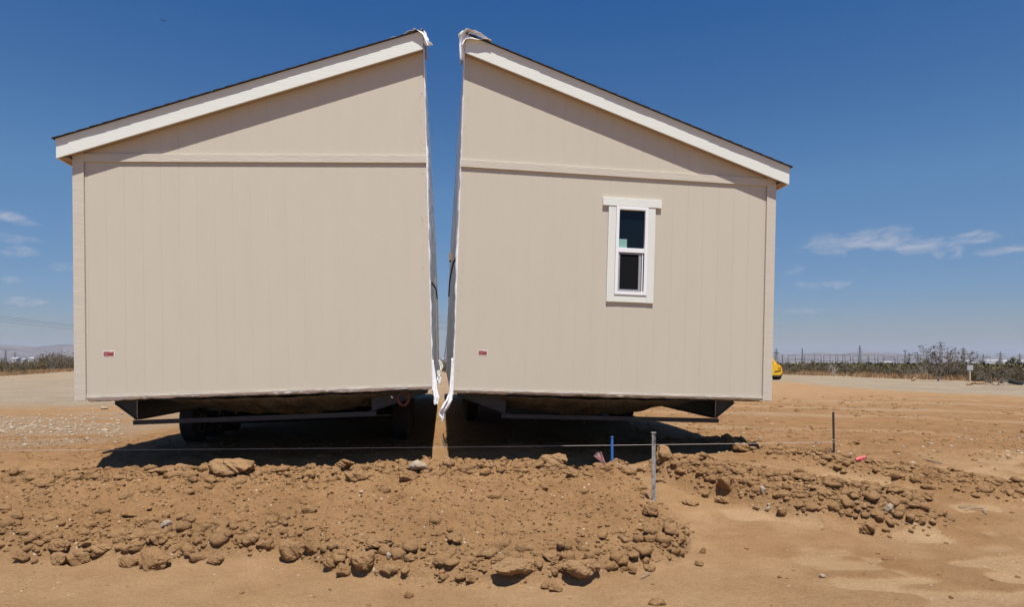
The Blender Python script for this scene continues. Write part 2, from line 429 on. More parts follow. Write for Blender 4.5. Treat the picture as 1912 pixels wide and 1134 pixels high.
road = ss(18.4, 19.8, x+1.0*wb+.9*fbm(x*.9, y*.35, 161, 4))*ss(7, 11, y)
road = np.maximum(road, ss(15.6, 21, y+2.6*wb)*ss(-200, -7, -x*0-7)*(1-ss(-2, 2, x)))          # pale flat behind the house
leftg = ss(0, .6, fbm(x*.6, y*1.4, 113, 4)+.9*ss(9.4, 10.6, y)*(1-ss(15.5, 17.5, y))-.42)*(1-ss(-5.6, -4.8, x))*ss(9, 9.8, y)
road = np.maximum(road, .5*leftg)
road = np.clip(road, 0, 1)
far = ss(30, 70, np.hypot(x, y)); 
path = ss(0, .3, .62-np.abs((x-.1)-.15))*ss(13, 15, y)*(1-ss(60, 70, y))
fpc = ss(2.0, 3.2, x)*ss(.12, .34, fbm(x*2.4, y*3.0, 97, 2))*(1-rub)*(1-ss(7, 8.7, y))
trk = ss(.55, .95, np.sin((x*.52+y*.85)*2.1+1.5*fbm(x*.4, y*.4, 61, 2)))*ss(8.7, 10.4, y)*(1-ss(17, 22, y))*ss(3, 5, x)
road = np.clip(road*(1-.25*far)+.06*fpc+.30*trk*ss(-.4, .3, fbm(x*.7, y*.5, 141, 3)), 0, 1)
orange = np.clip(.45+.5*rub+.5*ss(7.65, 9.1, y)*(1-ss(11.3, 26, y))+.25*wb, 0, 1)
crum_ = ss(1.8, 3.2, x)*(1-rub)*(1-ss(8, 10, y))
orange = np.clip(orange+.45*crum_*(1-fpc)*ss(-.4, .4, fbm(x*1.5, y*1.5, 171, 3))-.6*fpc-.5*trk, 0, 1)
grv = np.clip(leftg*1.0+.5*road*(y < 60)+.10*rub, 0, 1)
ca = ground.data.color_attributes.new('zone', 'FLOAT_COLOR', 'POINT')
ca.data.foreach_set('color', np.stack([road, orange, grv, np.ones_like(x)], -1).astype(np.float32).ravel())

# ------------------------------------------------------------------ mountains
def mountains():
    xs = np.linspace(-9000, 9000, 420); ys = np.linspace(5200, 9000, 60)
    A, B = np.meshgrid(xs, ys, indexing='ij'); a = A.ravel(); b = B.ravel()
    azm = np.degrees(np.arctan2(a, b))
    hmax = np.interp(azm, [-50, -32, -24, -20, -10, 0, 15, 30, 40, 50], [210, 205, 190, 170, 105, 80, 45, 105, 125, 130])
    e = (b-5200)/3800; rise = ss(0, .75, e)*(1-.8*ss(.8, 1, e))
    n = .5+.62*fbm(a*.0009, b*.0011, 201, 6, .52); rd = 1-np.abs(fbm(a*.0006, b*.0010, 207, 5))
    pk = 1+.30*fbm(azm*.42+3, azm*0, 221, 4, .55)
    z = -34+1.12*hmax*pk*rise*(.30+.50*n+.45*rd**2)
    i = np.arange(len(a)).reshape(A.shape)
    f = np.stack([i[:-1, :-1], i[1:, :-1], i[1:, 1:], i[:-1, 1:]], -1).reshape(-1, 4)
    o = rawmesh('mountains', np.stack([a, b, z], -1), f, M_mtn); tag(o, kind='structure')
    o.data.polygons.foreach_set('use_smooth', [True]*len(f))
mountains()

# ------------------------------------------------------------------ the two halves of the house
HW = 4.06; SLOPE = (4.161-2.8366)/HW; HB = 2.8733; FO = .106; SO = .145; LEN = 14.5
FH = .225
def fb(u): return 4.161-SLOPE*u
WIN = None
def siding(mb, s, holes, u0, u1):
    "vertical grooves every 0.203 m: strips and 5 mm deep channels, cut round the window hole"
    g = .006; br = []; u = .06
    cuts = [u0, u1]
    gr = []
    while u < u1:
        gr.append((u, u+g)); cuts += [u, u+g]; u += .2032
    for h in holes: cuts += [h[0], h[1]]
    cuts = sorted(set(c for c in cuts if u0 <= c <= u1)); zb = .055
    def quad(a, b, za, zb_a, zb_b, y):
        mb.add([(s*a, y, za), (s*b, y, za), (s*b, y, zb_b), (s*a, y, zb_a)], [(0, 1, 2, 3)])
    for a, b in zip(cuts[:-1], cuts[1:]):
        if b-a < 1e-6: continue
        m = (a+b)/2; ing = any(p < m < q for p, q in gr); y = .0018 if ing else 0
        seg = [(zb, None)]
        for h in holes:
            if h[0] < m < h[1]: seg = [(zb, h[2]), (h[3], None)]
        for za, zt in seg:
            ta = zt if zt is not None else fb(a)+.03; tb = zt if zt is not None else fb(b)+.03
            quad(a, b, za, ta, tb, y)
            if ing:
                for e, t in ((a, ta), (b, tb)):
                    mb.add([(s*e, 0, za), (s*e, .0018, za), (s*e, .0018, t), (s*e, 0, t)], [(0, 1, 2, 3)])
def wheel(parent, x, y, z, R=.37, w=.235):
    m = MB(); m.lathe([(-.09, .0), (-.09, .08), (-.05, .10), (-.05, .17), (-.10, .18), (-.10, .2), (.10, .2), (.10, .18), (.05, .17), (.05, .10), (.09, .08), (.09, 0)], 28, c=(x, y, z))
    o = m.build('wheel', M_rim, parent, smooth=False)
    t = MB(); h = w/2
    prof = [(-h*.8, .195), (-h, .24), (-h*1.04, .30), (-h*.92, R-.025), (-h*.72, R-.004)]
    for k in range(5):
        c = -h*.72+h*1.44*(k+.5)/5; g = .008
        prof += [(c-h*.12, R), (c+h*.12, R), (c+h*.13, R-g), (c+h*.17, R-g)] if k < 4 else [(c-h*.12, R), (c+h*.12, R)]
    prof += [(h*.72, R-.004), (h*.92, R-.025), (h*1.04, .30), (h, .24), (h*.8, .195)]
    t.lathe(prof, 40, c=(x, y, z)); t.build('tyre', M_tyre, o, smooth=False)
def make_half(s, label, pose, beams, window):
    px, py, pz, roll, yw, pt = pose
    root = empty('house_section', (px, py, EYE+pz)); root.rotation_mode = 'YXZ'; root.rotation_euler = (pt, roll, yw)
    tag(root, label, 'house section', 'two halves of the manufactured house')
    sd_ = 1 if s > 0 else 2
    # end wall
    holes = [window[0]] if window else []
    mb = MB(); siding(mb, s, holes, 0, HW-.09); mb.build('end_wall', M_siding, root)
    # structure behind the siding, side wall, marriage wall core
    mb = MB(); mb.box(s*(HW-.11), s*HW, 0.0, LEN, .02, fb(HW)+.05)
    mb.build('side_wall', M_siding, root)
    mb = MB(); mb.prism([(s*.0, .03), (s*.09, .03), (s*.09, fb(.09)+.02), (s*.0, fb(0)+.02)], .012, LEN); mb.build('inner_wall', M_wood, root)
    mb = MB(); mb.box(s*.02, s*(HW-.12), .02, LEN-.02, .03, .20); mb.build('floor_deck', M_wood, root)
    mb = MB()                                                        # far end wall closes the box
    mb.prism([(s*.02, .05), (s*HW, .05), (s*HW, fb(HW)), (s*.02, fb(.02))], LEN-.03, LEN); mb.build('rear_wall', M_siding, root)
    # corner boards, horizontal trim
    mb = MB(); mb.box(s*(HW-.105), s*(HW+.019), -.020, .001, 0, fb(HW)+.06); mb.box(s*(HW+.001), s*(HW+.0195), .001, .09, 0, fb(HW)+.06)
    mb.build('corner_board', M_trimb, root, bevel=.003)
    mb = MB(); n = 14                                                # slightly bowed 1x4
    for i in range(n):
        a = (HW-.1055)*i/n; b = (HW-.1055)*(i+1)/n
    def band(u, v):
        return None
    mb.box(s*0, s*(HW-.1055), -.021, -.0005, HB-.095, HB); mb.build('horizontal_trim', M_trimb, root, bevel=.003)
    # rim and crumpled wrap under the siding
    mb = MB(); mb.box(s*0.0, s*(HW-.107), -.010, .012, .028, .0525); mb.build('rim_board', M_lip, root, bevel=.002)
    rr = random.Random(3+s)
    mb = MB(); ph = rr.random()*9
    def crum(i, j):
        u = i*(HW-.11); k = u*14+ph
        q = fbm(np.array([u*5.0+ph, u*17+ph, u*41]), np.array([j*1.3, j*2+3, j*3+u]), 7, 2)
        w = .016*q[0]+.010*q[1]+.006*q[2]
        a = j
        y = -.002-.010*math.sin(a*math.pi)+.014*q[1]*math.sin(a*2.8)+a*.03
        z = .030-.034*a+w*a*.7
        return (s*u, y, z)
    mb.grid(crum, 160, 6); mb.build('wrap_hem', M_plasticw if s < 0 else M_lip, root, smooth=True, solid=.002)
    # rake fascia, eave fascia, soffits
    E = HW+SO
    def rake(z0, z1, y0, y1, ua=0, ub=E):
        m = MB(); m.prism([(s*ua, fb(ua)+z0), (s*ub, fb(ub)+z0), (s*ub, fb(ub)+z1), (s*ua, fb(ua)+z1)], y0, y1); return m
    rake(0, FH-.03, -FO, -FO+.022).build('rake_fascia', M_white, root, bevel=.002)
    rake(FH-.052, FH, -FO-.006, -FO-.0005, .0, E+.004).build('rake_drip_edge', M_white, root)
    mb = rake(.012, .030, -FO+.0225, -.0005); mb.build('rake_soffit', M_soffit, root)
    mb = MB(); mb.box(s*(E-.022), s*E, -FO+.0225, LEN, fb(E), fb(E)+FH-.03); mb.build('eave_fascia', M_white, root)
    mb = MB(); mb.box(s*(HW+.0205), s*(E-.0225), -FO+.024, LEN, fb(E)+.008, fb(E)+.02); mb.build('eave_soffit', M_soffit, root)
    # roof: deck and courses of shingles
    mb = rake(FH-.028, FH-.002, -FO+.023, LEN+.1, 0, E-.023)
    deck = mb.build('roof', M_wood, root)
    mb = MB(); nC = 31; L_ = (E+.03)/nC; tilt = .011
    for k in range(nC):
        a = E+.03-(k)*L_; b = a-L_-.03
        b = max(b, -.01)
        za = fb(a)+FH+.003+tilt; zb_ = fb(b)+FH+.003; th = .009
        y0 = -FO-.034-rr.random()*.004
        mb.prism([(s*a, za-th), (s*b, zb_-.003), (s*b, zb_+.002), (s*a, za)], y0, LEN+.12)
    mb.build('shingles', M_shingle, deck)
    # marriage-line plastic: billowing sheet stapled to the inner wall
    rx = np.random.RandomState(5+s)
    def sheet(i, j):
        yy = LEN*i**1.6; z = -.10+(fb(0)+FH+.10)*j
        n = fbm(yy*1.1, z*.9, 301+sd_, 4); n2 = fbm(yy*3.5, z*1.2+yy, 311+sd_, 3); n3 = fbm(yy*9+z*3, z*4-yy*2, 317, 3)
        e = np.minimum(1, yy/.35)
        bil = .016+.018*n+.012*n2+.006*n3
        bil = bil*e*(.3+.7*np.sin(np.pi*np.clip((z+.1)/4.4, 0, 1)))
        return -s*(.006+np.maximum(0, bil)), .004+yy, z
    mb = MB(); mb.gridv(sheet, 170, 110); pl = mb.build('plastic_wrap', M_plastic, root, smooth=True)
    # its bright edge folded round the front corner
    mb = MB()
    def edge(i, j):
        z = -.05+(fb(0)+.12)*j
        q = fbm(np.array([z*2.3, z*7, z*19])+sd_*5, np.array([0, 3, 7.]), 17, 2)
        w = .022+.012*q[0]+.008*q[1]+.005*q[2]
        if z > 3.0: w *= .7
        a = i*2.4
        return (-s*(w*math.sin(a)*.9+.001)+s*.004, -.004-.008*math.cos(a)+.03*i, z)
    mb.grid(edge, 7, 120); mb.build('wrap_edge', M_plasticw, root, smooth=True, solid=.0015)
    # staples along the edge
    mb = MB()
    for k in range(34):
        z = .1+rr.random()*3.9; u = .025+rr.random()*.05
        mb.box(s*u, s*(u+.003), -.003, .001, z, z+.007)
    mb.build('staple', M_black, root)['kind'] = 'stuff'
    # belly wrap sagging between the beams
    u0, u1 = .12, HW-.75
    def belly(i, j):
        u = u0+(u1-u0)*i; yy = .01+LEN*.97*j**2.2
        sag = .30*math.sin(math.pi*i)**.8*min(1, yy/.6)**.55*(.85+.15*math.sin(yy*1.7))
        wr = .014*math.sin(i*60+yy*5)*math.sin(math.pi*i)+.010*math.sin(i*23-yy*9)
        return (s*u, yy, -.012-sag*.92+wr*min(1, .3+yy*3))
    mb = MB(); mb.grid(belly, 110, 60); mb.build('belly_wrap', M_belly, root, smooth=True)
    mb = MB(); mb.box(s*.05, s*(HW-.12), .03, LEN, -.016, -.006); mb.build('underfloor', M_belly, root)
    # chassis
    for ub in beams:
        m = MB(); zt, zb2 = -.02, -.255; y0, y1 = .22, LEN-.3
        m.box(s*ub-.004, s*ub+.004, y0, y1, zb2+.008, zt-.008); m.box(s*ub-.045, s*ub+.045, y0, y1, zb2, zb2+.0075); m.box(s*ub-.045, s*ub+.045, y0, y1, zt-.0075, zt)
        m.build('main_beam', M_steel, root)
    a, b = beams
    m = MB(); m.box(s*(a-.05), s*(b+.045), .20, .206, -.315, -.262); m.box(s*(a-.05), s*(b+.045), .206, .25, -.268, -.2622); m.box(s*(a-.05), s*(b+.045), .206, .25, -.315, -.3095)
    m.build('cross_member', M_steel, root)
    for yy in (.215, 2.6, 5.0, 7.4, 9.8, 12.2, 14.6):
        for (ui, uo, zi) in ((b+.006, b+.25, -.25), (a-.006, .06, -.25)):
            if yy > .3 and ui > a: pass
            m = MB(); m.prism([(s*ui, -.018), (s*uo, -.018), (s*uo, -.05), (s*ui, zi)], yy, yy+.006)
            m.prism([(s*ui, zi), (s*uo, -.05), (s*uo, -.056), (s*ui, zi-.006)], yy-.02, yy+.03)
            m.build('outrigger', M_steel, root)
    for yy in ((2.65, 3.5, 4.35) if s < 0 else (5.2, 6.05, 6.9)):
        m = MB(); m.tube([(s*(a-.1), yy, -.50), (s*(b+.05), yy, -.50)], .045, 10); m.box(s*(b-.30), s*(b+.15), yy-.03, yy+.03, -.33, -.262)
        m.build('axle', M_steel, root)
        for ux in (b+.235, a-.20):
            gx_ = px+s*ux; zc = H(gx_, py+yy)-(EYE+pz)+.355 - (-s*ux)*math.sin(roll)*-1*0
            # height in the tilted frame
            zc = (H(gx_, py+yy)-(EYE+pz)+math.sin(roll)*s*ux)+.36
            wheel(root, s*ux, yy, min(zc, -.40))
    # red warning label with a white corner flash
    lu, lz, lw, lh = window[1] if window else LAB_L
    m = MB(); m.box(s*lu-lw/2-.006, s*lu+lw/2+.006, -.0015, .0, lz-lh/2-.006, lz+lh/2+.006); w_ = m.build('warning_label', M_vinyl, root)
    m = MB(); m.box(s*lu-lw/2, s*lu+lw/2, -.003, -.0018, lz-lh/2, lz+lh/2); m.build('red_panel', M_red, w_)
    m = MB(); m.box(s*lu+.005, s*lu+.045, -.0045, -.0032, lz+lh/2-.013, lz+lh/2-.003)
    for k in range(4): m.box(s*lu-lw/2+.010, s*lu-lw/2+.010+.03+.012*(k % 3), -.0042, -.0032, lz-lh/2+.006+k*.009, lz-lh/2+.0085+k*.009)
    m.build('label_print', mat('label_ink', (.62, .35, .36), .6), w_)
    return root
LAB_L = (3.71, .535, .112, .05)
POSE_L = (-.1253, 7.904, -.3542, -.0295, 0, -.0044)
POSE_R = (.1259, 7.8886, -.4008, .0316, 0, .007)
# window (u0,u1,z0,z1) of the hole in the siding and the label
WH = (1.968, 2.385, 1.285, 2.405)
left = make_half(-1, 'windowless left half of the beige house with blank end wall, sloping down to the left', POSE_L, (.75, 3.50), None)
right = make_half(1, 'right half of the beige house whose end wall has the narrow white window', POSE_R, (.67, 3.43), (WH, (.345, .50, .105, .05)))

def window(root):
    u0, u1, z0, z1 = WH
    def fr(o, i, y0, y1):
        a, b, c, d = o; e, f, g, h = i; m = MB()
        m.box(a, e, y0, y1, c, d); m.box(f, b, y0, y1, c, d); m.box(e, f, y0, y1, h, d); m.box(e, f, y0, y1, c, g); return m
    w = fr((u0+.001, u1-.001, z0+.001, z1-.001), (u0+.042, u1-.042, z0+.042, z1-.042), -.032, .05).build('window', M_vinyl, root, bevel=.004)
    zm = z0+(z1-z0)*.505
    m = MB(); m.box(u0+.0425, u1-.0425, -.028, .03, zm-.028, zm+.028); m.build('meeting_rail', M_vinyl, w, bevel=.003)
    m = MB(); m.box(u0+.03, u1-.03, .012, .018, zm+.02, z1-.03); m.build('pane', M_glass, w)
    m = MB(); m.box(u0+.03, u1-.03, .034, .038, z0+.03, zm); m.build('pane', M_glass, w)
    # screen: grey frame slid a little left, its own dark mesh
    a, b, c, d = u0+.046, u1-.075, z0+.046, zm-.034
    fr((a, b, c, d), (a+.020, b-.034, c+.026, d-.014), -.014, -.004).build('screen_frame', M_alu, w)
    m = MB(); m.box(a+.015, b-.03, -.009, -.008, c+.02, d-.01); m.build('insect_screen', M_screen, w)
    m = MB(); m.box(b+.008, b+.020, -.018, .0, c, d); m.build('sash_stile', M_vinyl, w)
    m = MB(); m.box(u0+.05, u0+.155, .008, .0115, zm+.034, zm+.145); m.build('sticker', M_sticker, w)
    # trim boards
    t = .024
    m = MB(); m.box(u0-.098, u0-.001, -t, -.0005, z0-.092, z1-.0); m.build('side_trim', M_whitev, w, bevel=.002)
    m = MB(); m.box(u1+.001, u1+.092, -t, -.0005, z0-.092, z1-.0); m.build('side_trim', M_whitev, w, bevel=.002)
    m = MB(); m.box(u0-.0005, u1+.0005, -t+.001, -.0005, z0-.0905, z0-.001); m.build('sill_trim', M_white, w, bevel=.002)
    m = MB(); m.box(u0-.175, u1+.168, -t-.006, -.0005, z1+.001, z1+.1); m.build('head_trim', M_white, w, bevel=.002)
window(right)

# ridge flaps, tails, straps, timbers that belong to the halves
def ribbon(root, name, path, width, seed, m=M_plasticw, fold=.5, twist=0):
    "loose crumpled strip following a path of (x,y,z)"
    r2 = random.Random(seed); P = [Vector(p) for p in path]; n = len(P)-1
    ph = [r2.random()*6 for _ in range(6)]
    def fn(i, j):
        t = i*n; k = min(int(t), n-1); q = t-k; q = q*q*(3-2*q) if False else q
        p = P[k].lerp(P[k+1], q); wd = width[k]*(1-q)+width[k+1]*q
        a = (j-.5)*2; th = twist*i
        off = Vector((math.cos(th)*a*wd, math.sin(th)*a*wd*.8, 0))
        off.y += wd*fold*(math.sin(a*5+ph[0]+i*4)*.5+math.sin(a*9+ph[1]-i*7)*.25)
        off.x += wd*.12*math.sin(i*14+ph[2])+wd*.06*math.sin(i*31+ph[3])
        off.z = wd*.15*math.sin(a*4+ph[4])*(i > .9)
        return p+off
    mb = MB(); mb.grid(fn, 60, 20); return mb.build(name, m, root, smooth=True, solid=.0015)
zr = fb(0)+FH
ribbon(right, 'wrap_flap', [(-.035, -.10, zr-.32), (-.04, -.12, zr-.14), (-.02, -.13, zr-.02), (.03, -.135, zr+.035), (.14, -.135, zr+.01), (.27, -.135, zr-.055)], [.02, .035, .06, .07, .05, .012], 5, fold=1.0, twist=.2)
def flap(root, s, L_, wd, dz):
    def fn(i, j):
        u = -.045+L_*i; y = -.16+wd*j
        z = fb(max(u, 0))+FH+.035+dz*(1-i)+.008*math.sin(u*31+j*5)+.009*math.sin(j*17+u*9)+(-.20*max(0, -u)/.045*.3)
        if j < .12: z -= (.12-j)*1.3*(1-i)
        return (s*u, y, z)
    m = MB(); m.grid(fn, 34, 24); m.build('ridge_wrap', M_plasticw, root, smooth=True, solid=.002)
flap(right, 1, .36, .9, .014); flap(left, -1, .16, .8, .002)
ribbon(left, 'wrap_flap', [(.0, -.10, zr-.01), (.03, -.11, zr-.08), (.035, -.12, zr-.13), (.065, -.12, zr-.19)], [.03, .028, .03, .05], 9, fold=.7)
m = MB(); m.tube([(-.05, .2, zr+.0), (-.068, .19, zr+.10)], [.012, .007], 6); m.build('ridge_strip', M_alu, left)
# small folded wrap further down the ridge of the left half
m = MB(); m.grid(lambda i, j: (-(.10+.32*i), -.12+.2*j, fb(.10+.32*i)+FH+.022+.014*math.sin(i*9)+.01*math.sin(j*7+i*5)), 20, 8); m.build('ridge_wrap_scrap', M_plastic, left, smooth=True, solid=.002)
# hanging tails
ribbon(left, 'wrap_tail', [(.012, .01, .35), (.03, .0, .12), (.035, -.01, .0), (.045, -.02, -.10), (.042, -.02, -.19)], [.012, .020, .026, .032, .024], 21, fold=.3)
ribbon(right, 'wrap_tail', [(-.015, .01, .42), (-.022, 0, .12), (-.026, -.01, -.01), (-.05, -.03, -.09), (-.10, -.05, -.19), (-.115, -.05, -.27), (-.12, -.05, -.36)], [.018, .022, .022, .05, .07, .075, .035], 22, fold=.4, twist=1.3)
# bunched wrap further back on both sides, timbers in the gap
ribbon(left, 'wrap_tail', [(.03, 5.5, .16), (.06, 5.5, .03), (.05, 5.5, -.12)], [.03, .05, .03], 24, M_plasticw)
ribbon(left, 'wrap_tail', [(.03, 10.5, .40), (.10, 10.5, .25), (.07, 10.5, .08)], [.025, .05, .02], 25, M_plasticw)
m = MB(); m.box(.012, .030, 6.0, 6.05, .35, 2.2); m.build('stud', M_soffit, left, bevel=.004)
m = MB(); m.box(-.075, -.005, 6.5, 6.75, 2.58, 2.76); m.build('wood_block', M_wood, right, bevel=.004)
m = MB(); m.tube([(-.02, .05, 1.66), (-.045, .4, 1.655), (-.06, .9, 1.63), (-.075, 1.6, 1.56), (-.08, 2.4, 1.40)], .012, 6); m.build('strap', M_black, right)
m = MB(); m.tube([(.02, .1, 1.32), (.07, .6, 1.30), (.08, 1.2, 1.22)], .010, 6); m.build('strap', M_black, left)
m = MB(); m.box(-.02, -.002, .004, .012, 1.7, 3.2); m.build('edge_batten', M_wood, left)

# coil of orange cable hanging under the left half
lm = Matrix.Translation(left.location) @ left.rotation_euler.to_matrix().to_4x4()
p0 = lm @ Vector((-.36, .12, -.02))
cb = empty('cable_coil', p0); tag(cb, 'loose coil of orange cable hanging below the floor of the windowless half', 'cable')
m = MB(); pts = []
for k in range(90):
    t = k/90*2*math.pi*3.2; rr_ = .062+.010*math.sin(t*.37+1)
    pts.append((math.sin(t)*rr_+.01*math.sin(t*.5), -.02+.004*k/10, -.095-math.cos(t)*rr_*1.25+.006*math.sin(t*.7)))
m.tube(pts, .0048, 6); m.tube([pts[0], (-.05, 0, -.10), (-.14, .0, -.08), (-.17, 0, -.14)], .0045, 6); m.build('cable', M_orange, cb)
m = MB(); m.tube([(-.125, 0, -.085), (-.145, 0, -.06)], .010, 8); m.build('plug', M_vinyl, cb)

# ------------------------------------------------------------------ stakes and strings
def stake(px, pyb, pyt, name, label, w, t, m, build_z=None, lean=0):
    b = (GC if name == 'plastic_stake' else GH)(px, pyb); d = (b-Vector((0, 0, EYE))).dot(f_); topz = PD(px, pyt, d).z
    o = empty(name, b); h = topz-b.z; tag(o, label, 'stake'); o.rotation_euler = (0, lean, -.05)
    return o, h, b
o, h, b = stake(1220.5, 937, 808, 'survey_stake', 'tall flat stake with worn grey and black paint, standing highest in front of the pit', 0, 0, None, lean=.008)
mb = MB(); mb.box(-.019, .019, -.006, .006, -.15, h-.012); mb.build('shaft', M_galv, o, bevel=.002)
mb = MB(); mb.box(-.0225, .0225, -.012, .012, h-.012, h); mb.build('cap', M_galv, o, bevel=.002); SILV = Vector((b.x, b.y, b.z+h*.52))
o, h, b = stake(1143, 861, 816, 'plastic_stake', 'short bright blue stake beside the pit', 0, 0, None); 
mb = MB(); mb.box(-.014, .014, -.004, .004, -.12, h-.012); mb.box(-.004, .004, -.012, -.004, -.1, h-.012); mb.build('shaft', M_blue, o, bevel=.001)
mb = MB(); mb.box(-.0165, .0165, -.012, .008, h-.012, h); mb.build('cap', M_blue, o, bevel=.002); BLU = b
o, h, b = stake(1557, 847, 770, 'steel_stake', 'black steel stake at the right end of the long string', 0, 0, None)
mb = MB(); mb.box(-.014, .014, -.003, .003, -.15, h); mb.box(-.003, .003, .003, .022, -.15, h); mb.build('shaft', M_black, o, bevel=.001)
mb = MB(); mb.tube([(-.018, -.006, h-.36), (.018, -.006, h-.36), (.018, .026, h-.355), (-.018, .026, h-.36), (-.018, -.006, h-.355)], .003, 5); mb.build('string_knot', M_string, o)
BLK = Vector((b.x, b.y-.01, b.z+.10)); DBLK = (b-Vector((0, 0, EYE))).dot(f_)
def line(name, label, pts, r):
    o = MB().tube(pts, r, 5).build(name, M_string); tag(o, label, 'string'); return o
A_ = PD(1558, 826.5, DBLK-.02); B_ = PD(-260, 843, 8.0); n = 40
pts = [A_.lerp(B_, i/n)-Vector((0, 0, .018*4*(i/n)*(1-i/n))) for i in range(n+1)]
line('string_line', 'long taut pale string stretched from the black stake past both house halves', pts, .0026)
s0 = BLU+Vector((.02, 0, .02)); n = 14
line('string_line', 'short slack string running over soil from the blue stake to the tall stake', [s0.lerp(SILV+Vector((0, -.012, 0)), i/n)-Vector((0, 0, .05*4*(i/n)*(1-i/n))) for i in range(n+1)], .0022)
# pink whisker tufts
def whisker(p, n, ln, label, spread, lean, name='whisker_marker'):
    o = empty(name, p); tag(o, label, 'marker'); r2 = random.Random(n)
    m = MB()
    for k in range(n):
        a = r2.uniform(-1, 1)*spread; b = r2.uniform(-1, 1)*spread*.6
        q = Vector((lean[0]+a, lean[1]+b, 1)).normalized()*ln*r2.uniform(.7, 1.05)
        m.tube([(0, 0, -.02), q*.5, q+Vector((0, 0, -.01*abs(a)))], .0016, 4)
    m.build('bristles', M_pinkl, o)
    m = MB(); m.tube([(0, 0, -.02), (0, 0, .025)], .008, 6); m.build('ferrule', M_pink, o)
whisker(GC(1133, 864), 46, .20, 'tuft of pale pink bristles at the pit edge beside the blue stake', .42, (-.75, 0))
# ------------------------------------------------------------------ clods and stones
def rockmesh(seed, sub=3, rough=.28, flat=.0, name='rock', m=M_clod, facets=9, lo=.55, hi=.92):
    r2 = random.Random(seed); bm = bmesh.new(); bmesh.ops.create_icosphere(bm, subdivisions=sub, radius=1)
    pl = []
    for k in range(facets):
        d = Vector((r2.gauss(0, 1), r2.gauss(0, 1), r2.gauss(0, 1))).normalized(); pl.append((d, r2.uniform(lo, hi)))
    P = np.array([v.co[:] for v in bm.verts])
    for d, h in pl:
        dd = np.array(d); s = P@dd; ex = np.maximum(s-h, 0); P = P-ex[:, None]*dd[None, :]*.9
    n = fbm(P[:, 0]*1.7+P[:, 2]*1.1+seed*3.7, P[:, 1]*1.7-P[:, 2]*.9, seed, 4, .6); n2 = cells(P[:, 0]*3+P[:, 2]*1.7+seed, P[:, 1]*3+P[:, 2]*1.3, seed+9, .6) if sub > 2 else 0
    P = P*(1+rough*n+.22*n2)[:, None] if sub > 2 else P*(1+rough*n)[:, None]
    for v, c in zip(bm.verts, P): v.co = c
    me = bpy.data.meshes.new(name); bm.to_mesh(me); bm.free(); me.materials.append(m); return me
def tmpl(n, sub, m, rough=.28, s0=0, name='dirt_clod'): return [rockmesh(s0+i, sub, rough, name=name, m=m) for i in range(n)]
T3 = tmpl(9, 4, M_clod, .42, 10); T3p = tmpl(3, 4, M_clod2, .3, 30); TS = tmpl(4, 3, M_stone, .12, 40, 'stone')
def place_rock(px, py, w, hh, label, kind='c', name='dirt_clod', seed=None, dp=.75, rot=None, cat='clod', group=None, sink=.25, tilt=0):
    p = (GC if py < 880 else GH)(px, py+hh*.35); d = (p-Vector((0, 0, EYE))).dot(f_); k = d/F
    r2 = random.Random(int(px*7+py*13) if seed is None else seed)
    me = r2.choice({'c': T3, 'p': T3p, 's': TS}[kind])
    o = bpy.data.objects.new(name, me); C.objects.link(o)
    sx = w*k/2; sz = hh*k/2*1.05; sy = sx*dp
    o.scale = (sx*1.05, max(sy, sz*.8), sz*1.1); o.location = (p.x, p.y, p.z+sz*(1-sink*1.5))
    o.rotation_euler = (r2.uniform(-.15, .15), tilt+r2.uniform(-.1, .1), rot if rot is not None else r2.uniform(-.5, .5))
    tag(o, label, cat, group); return o
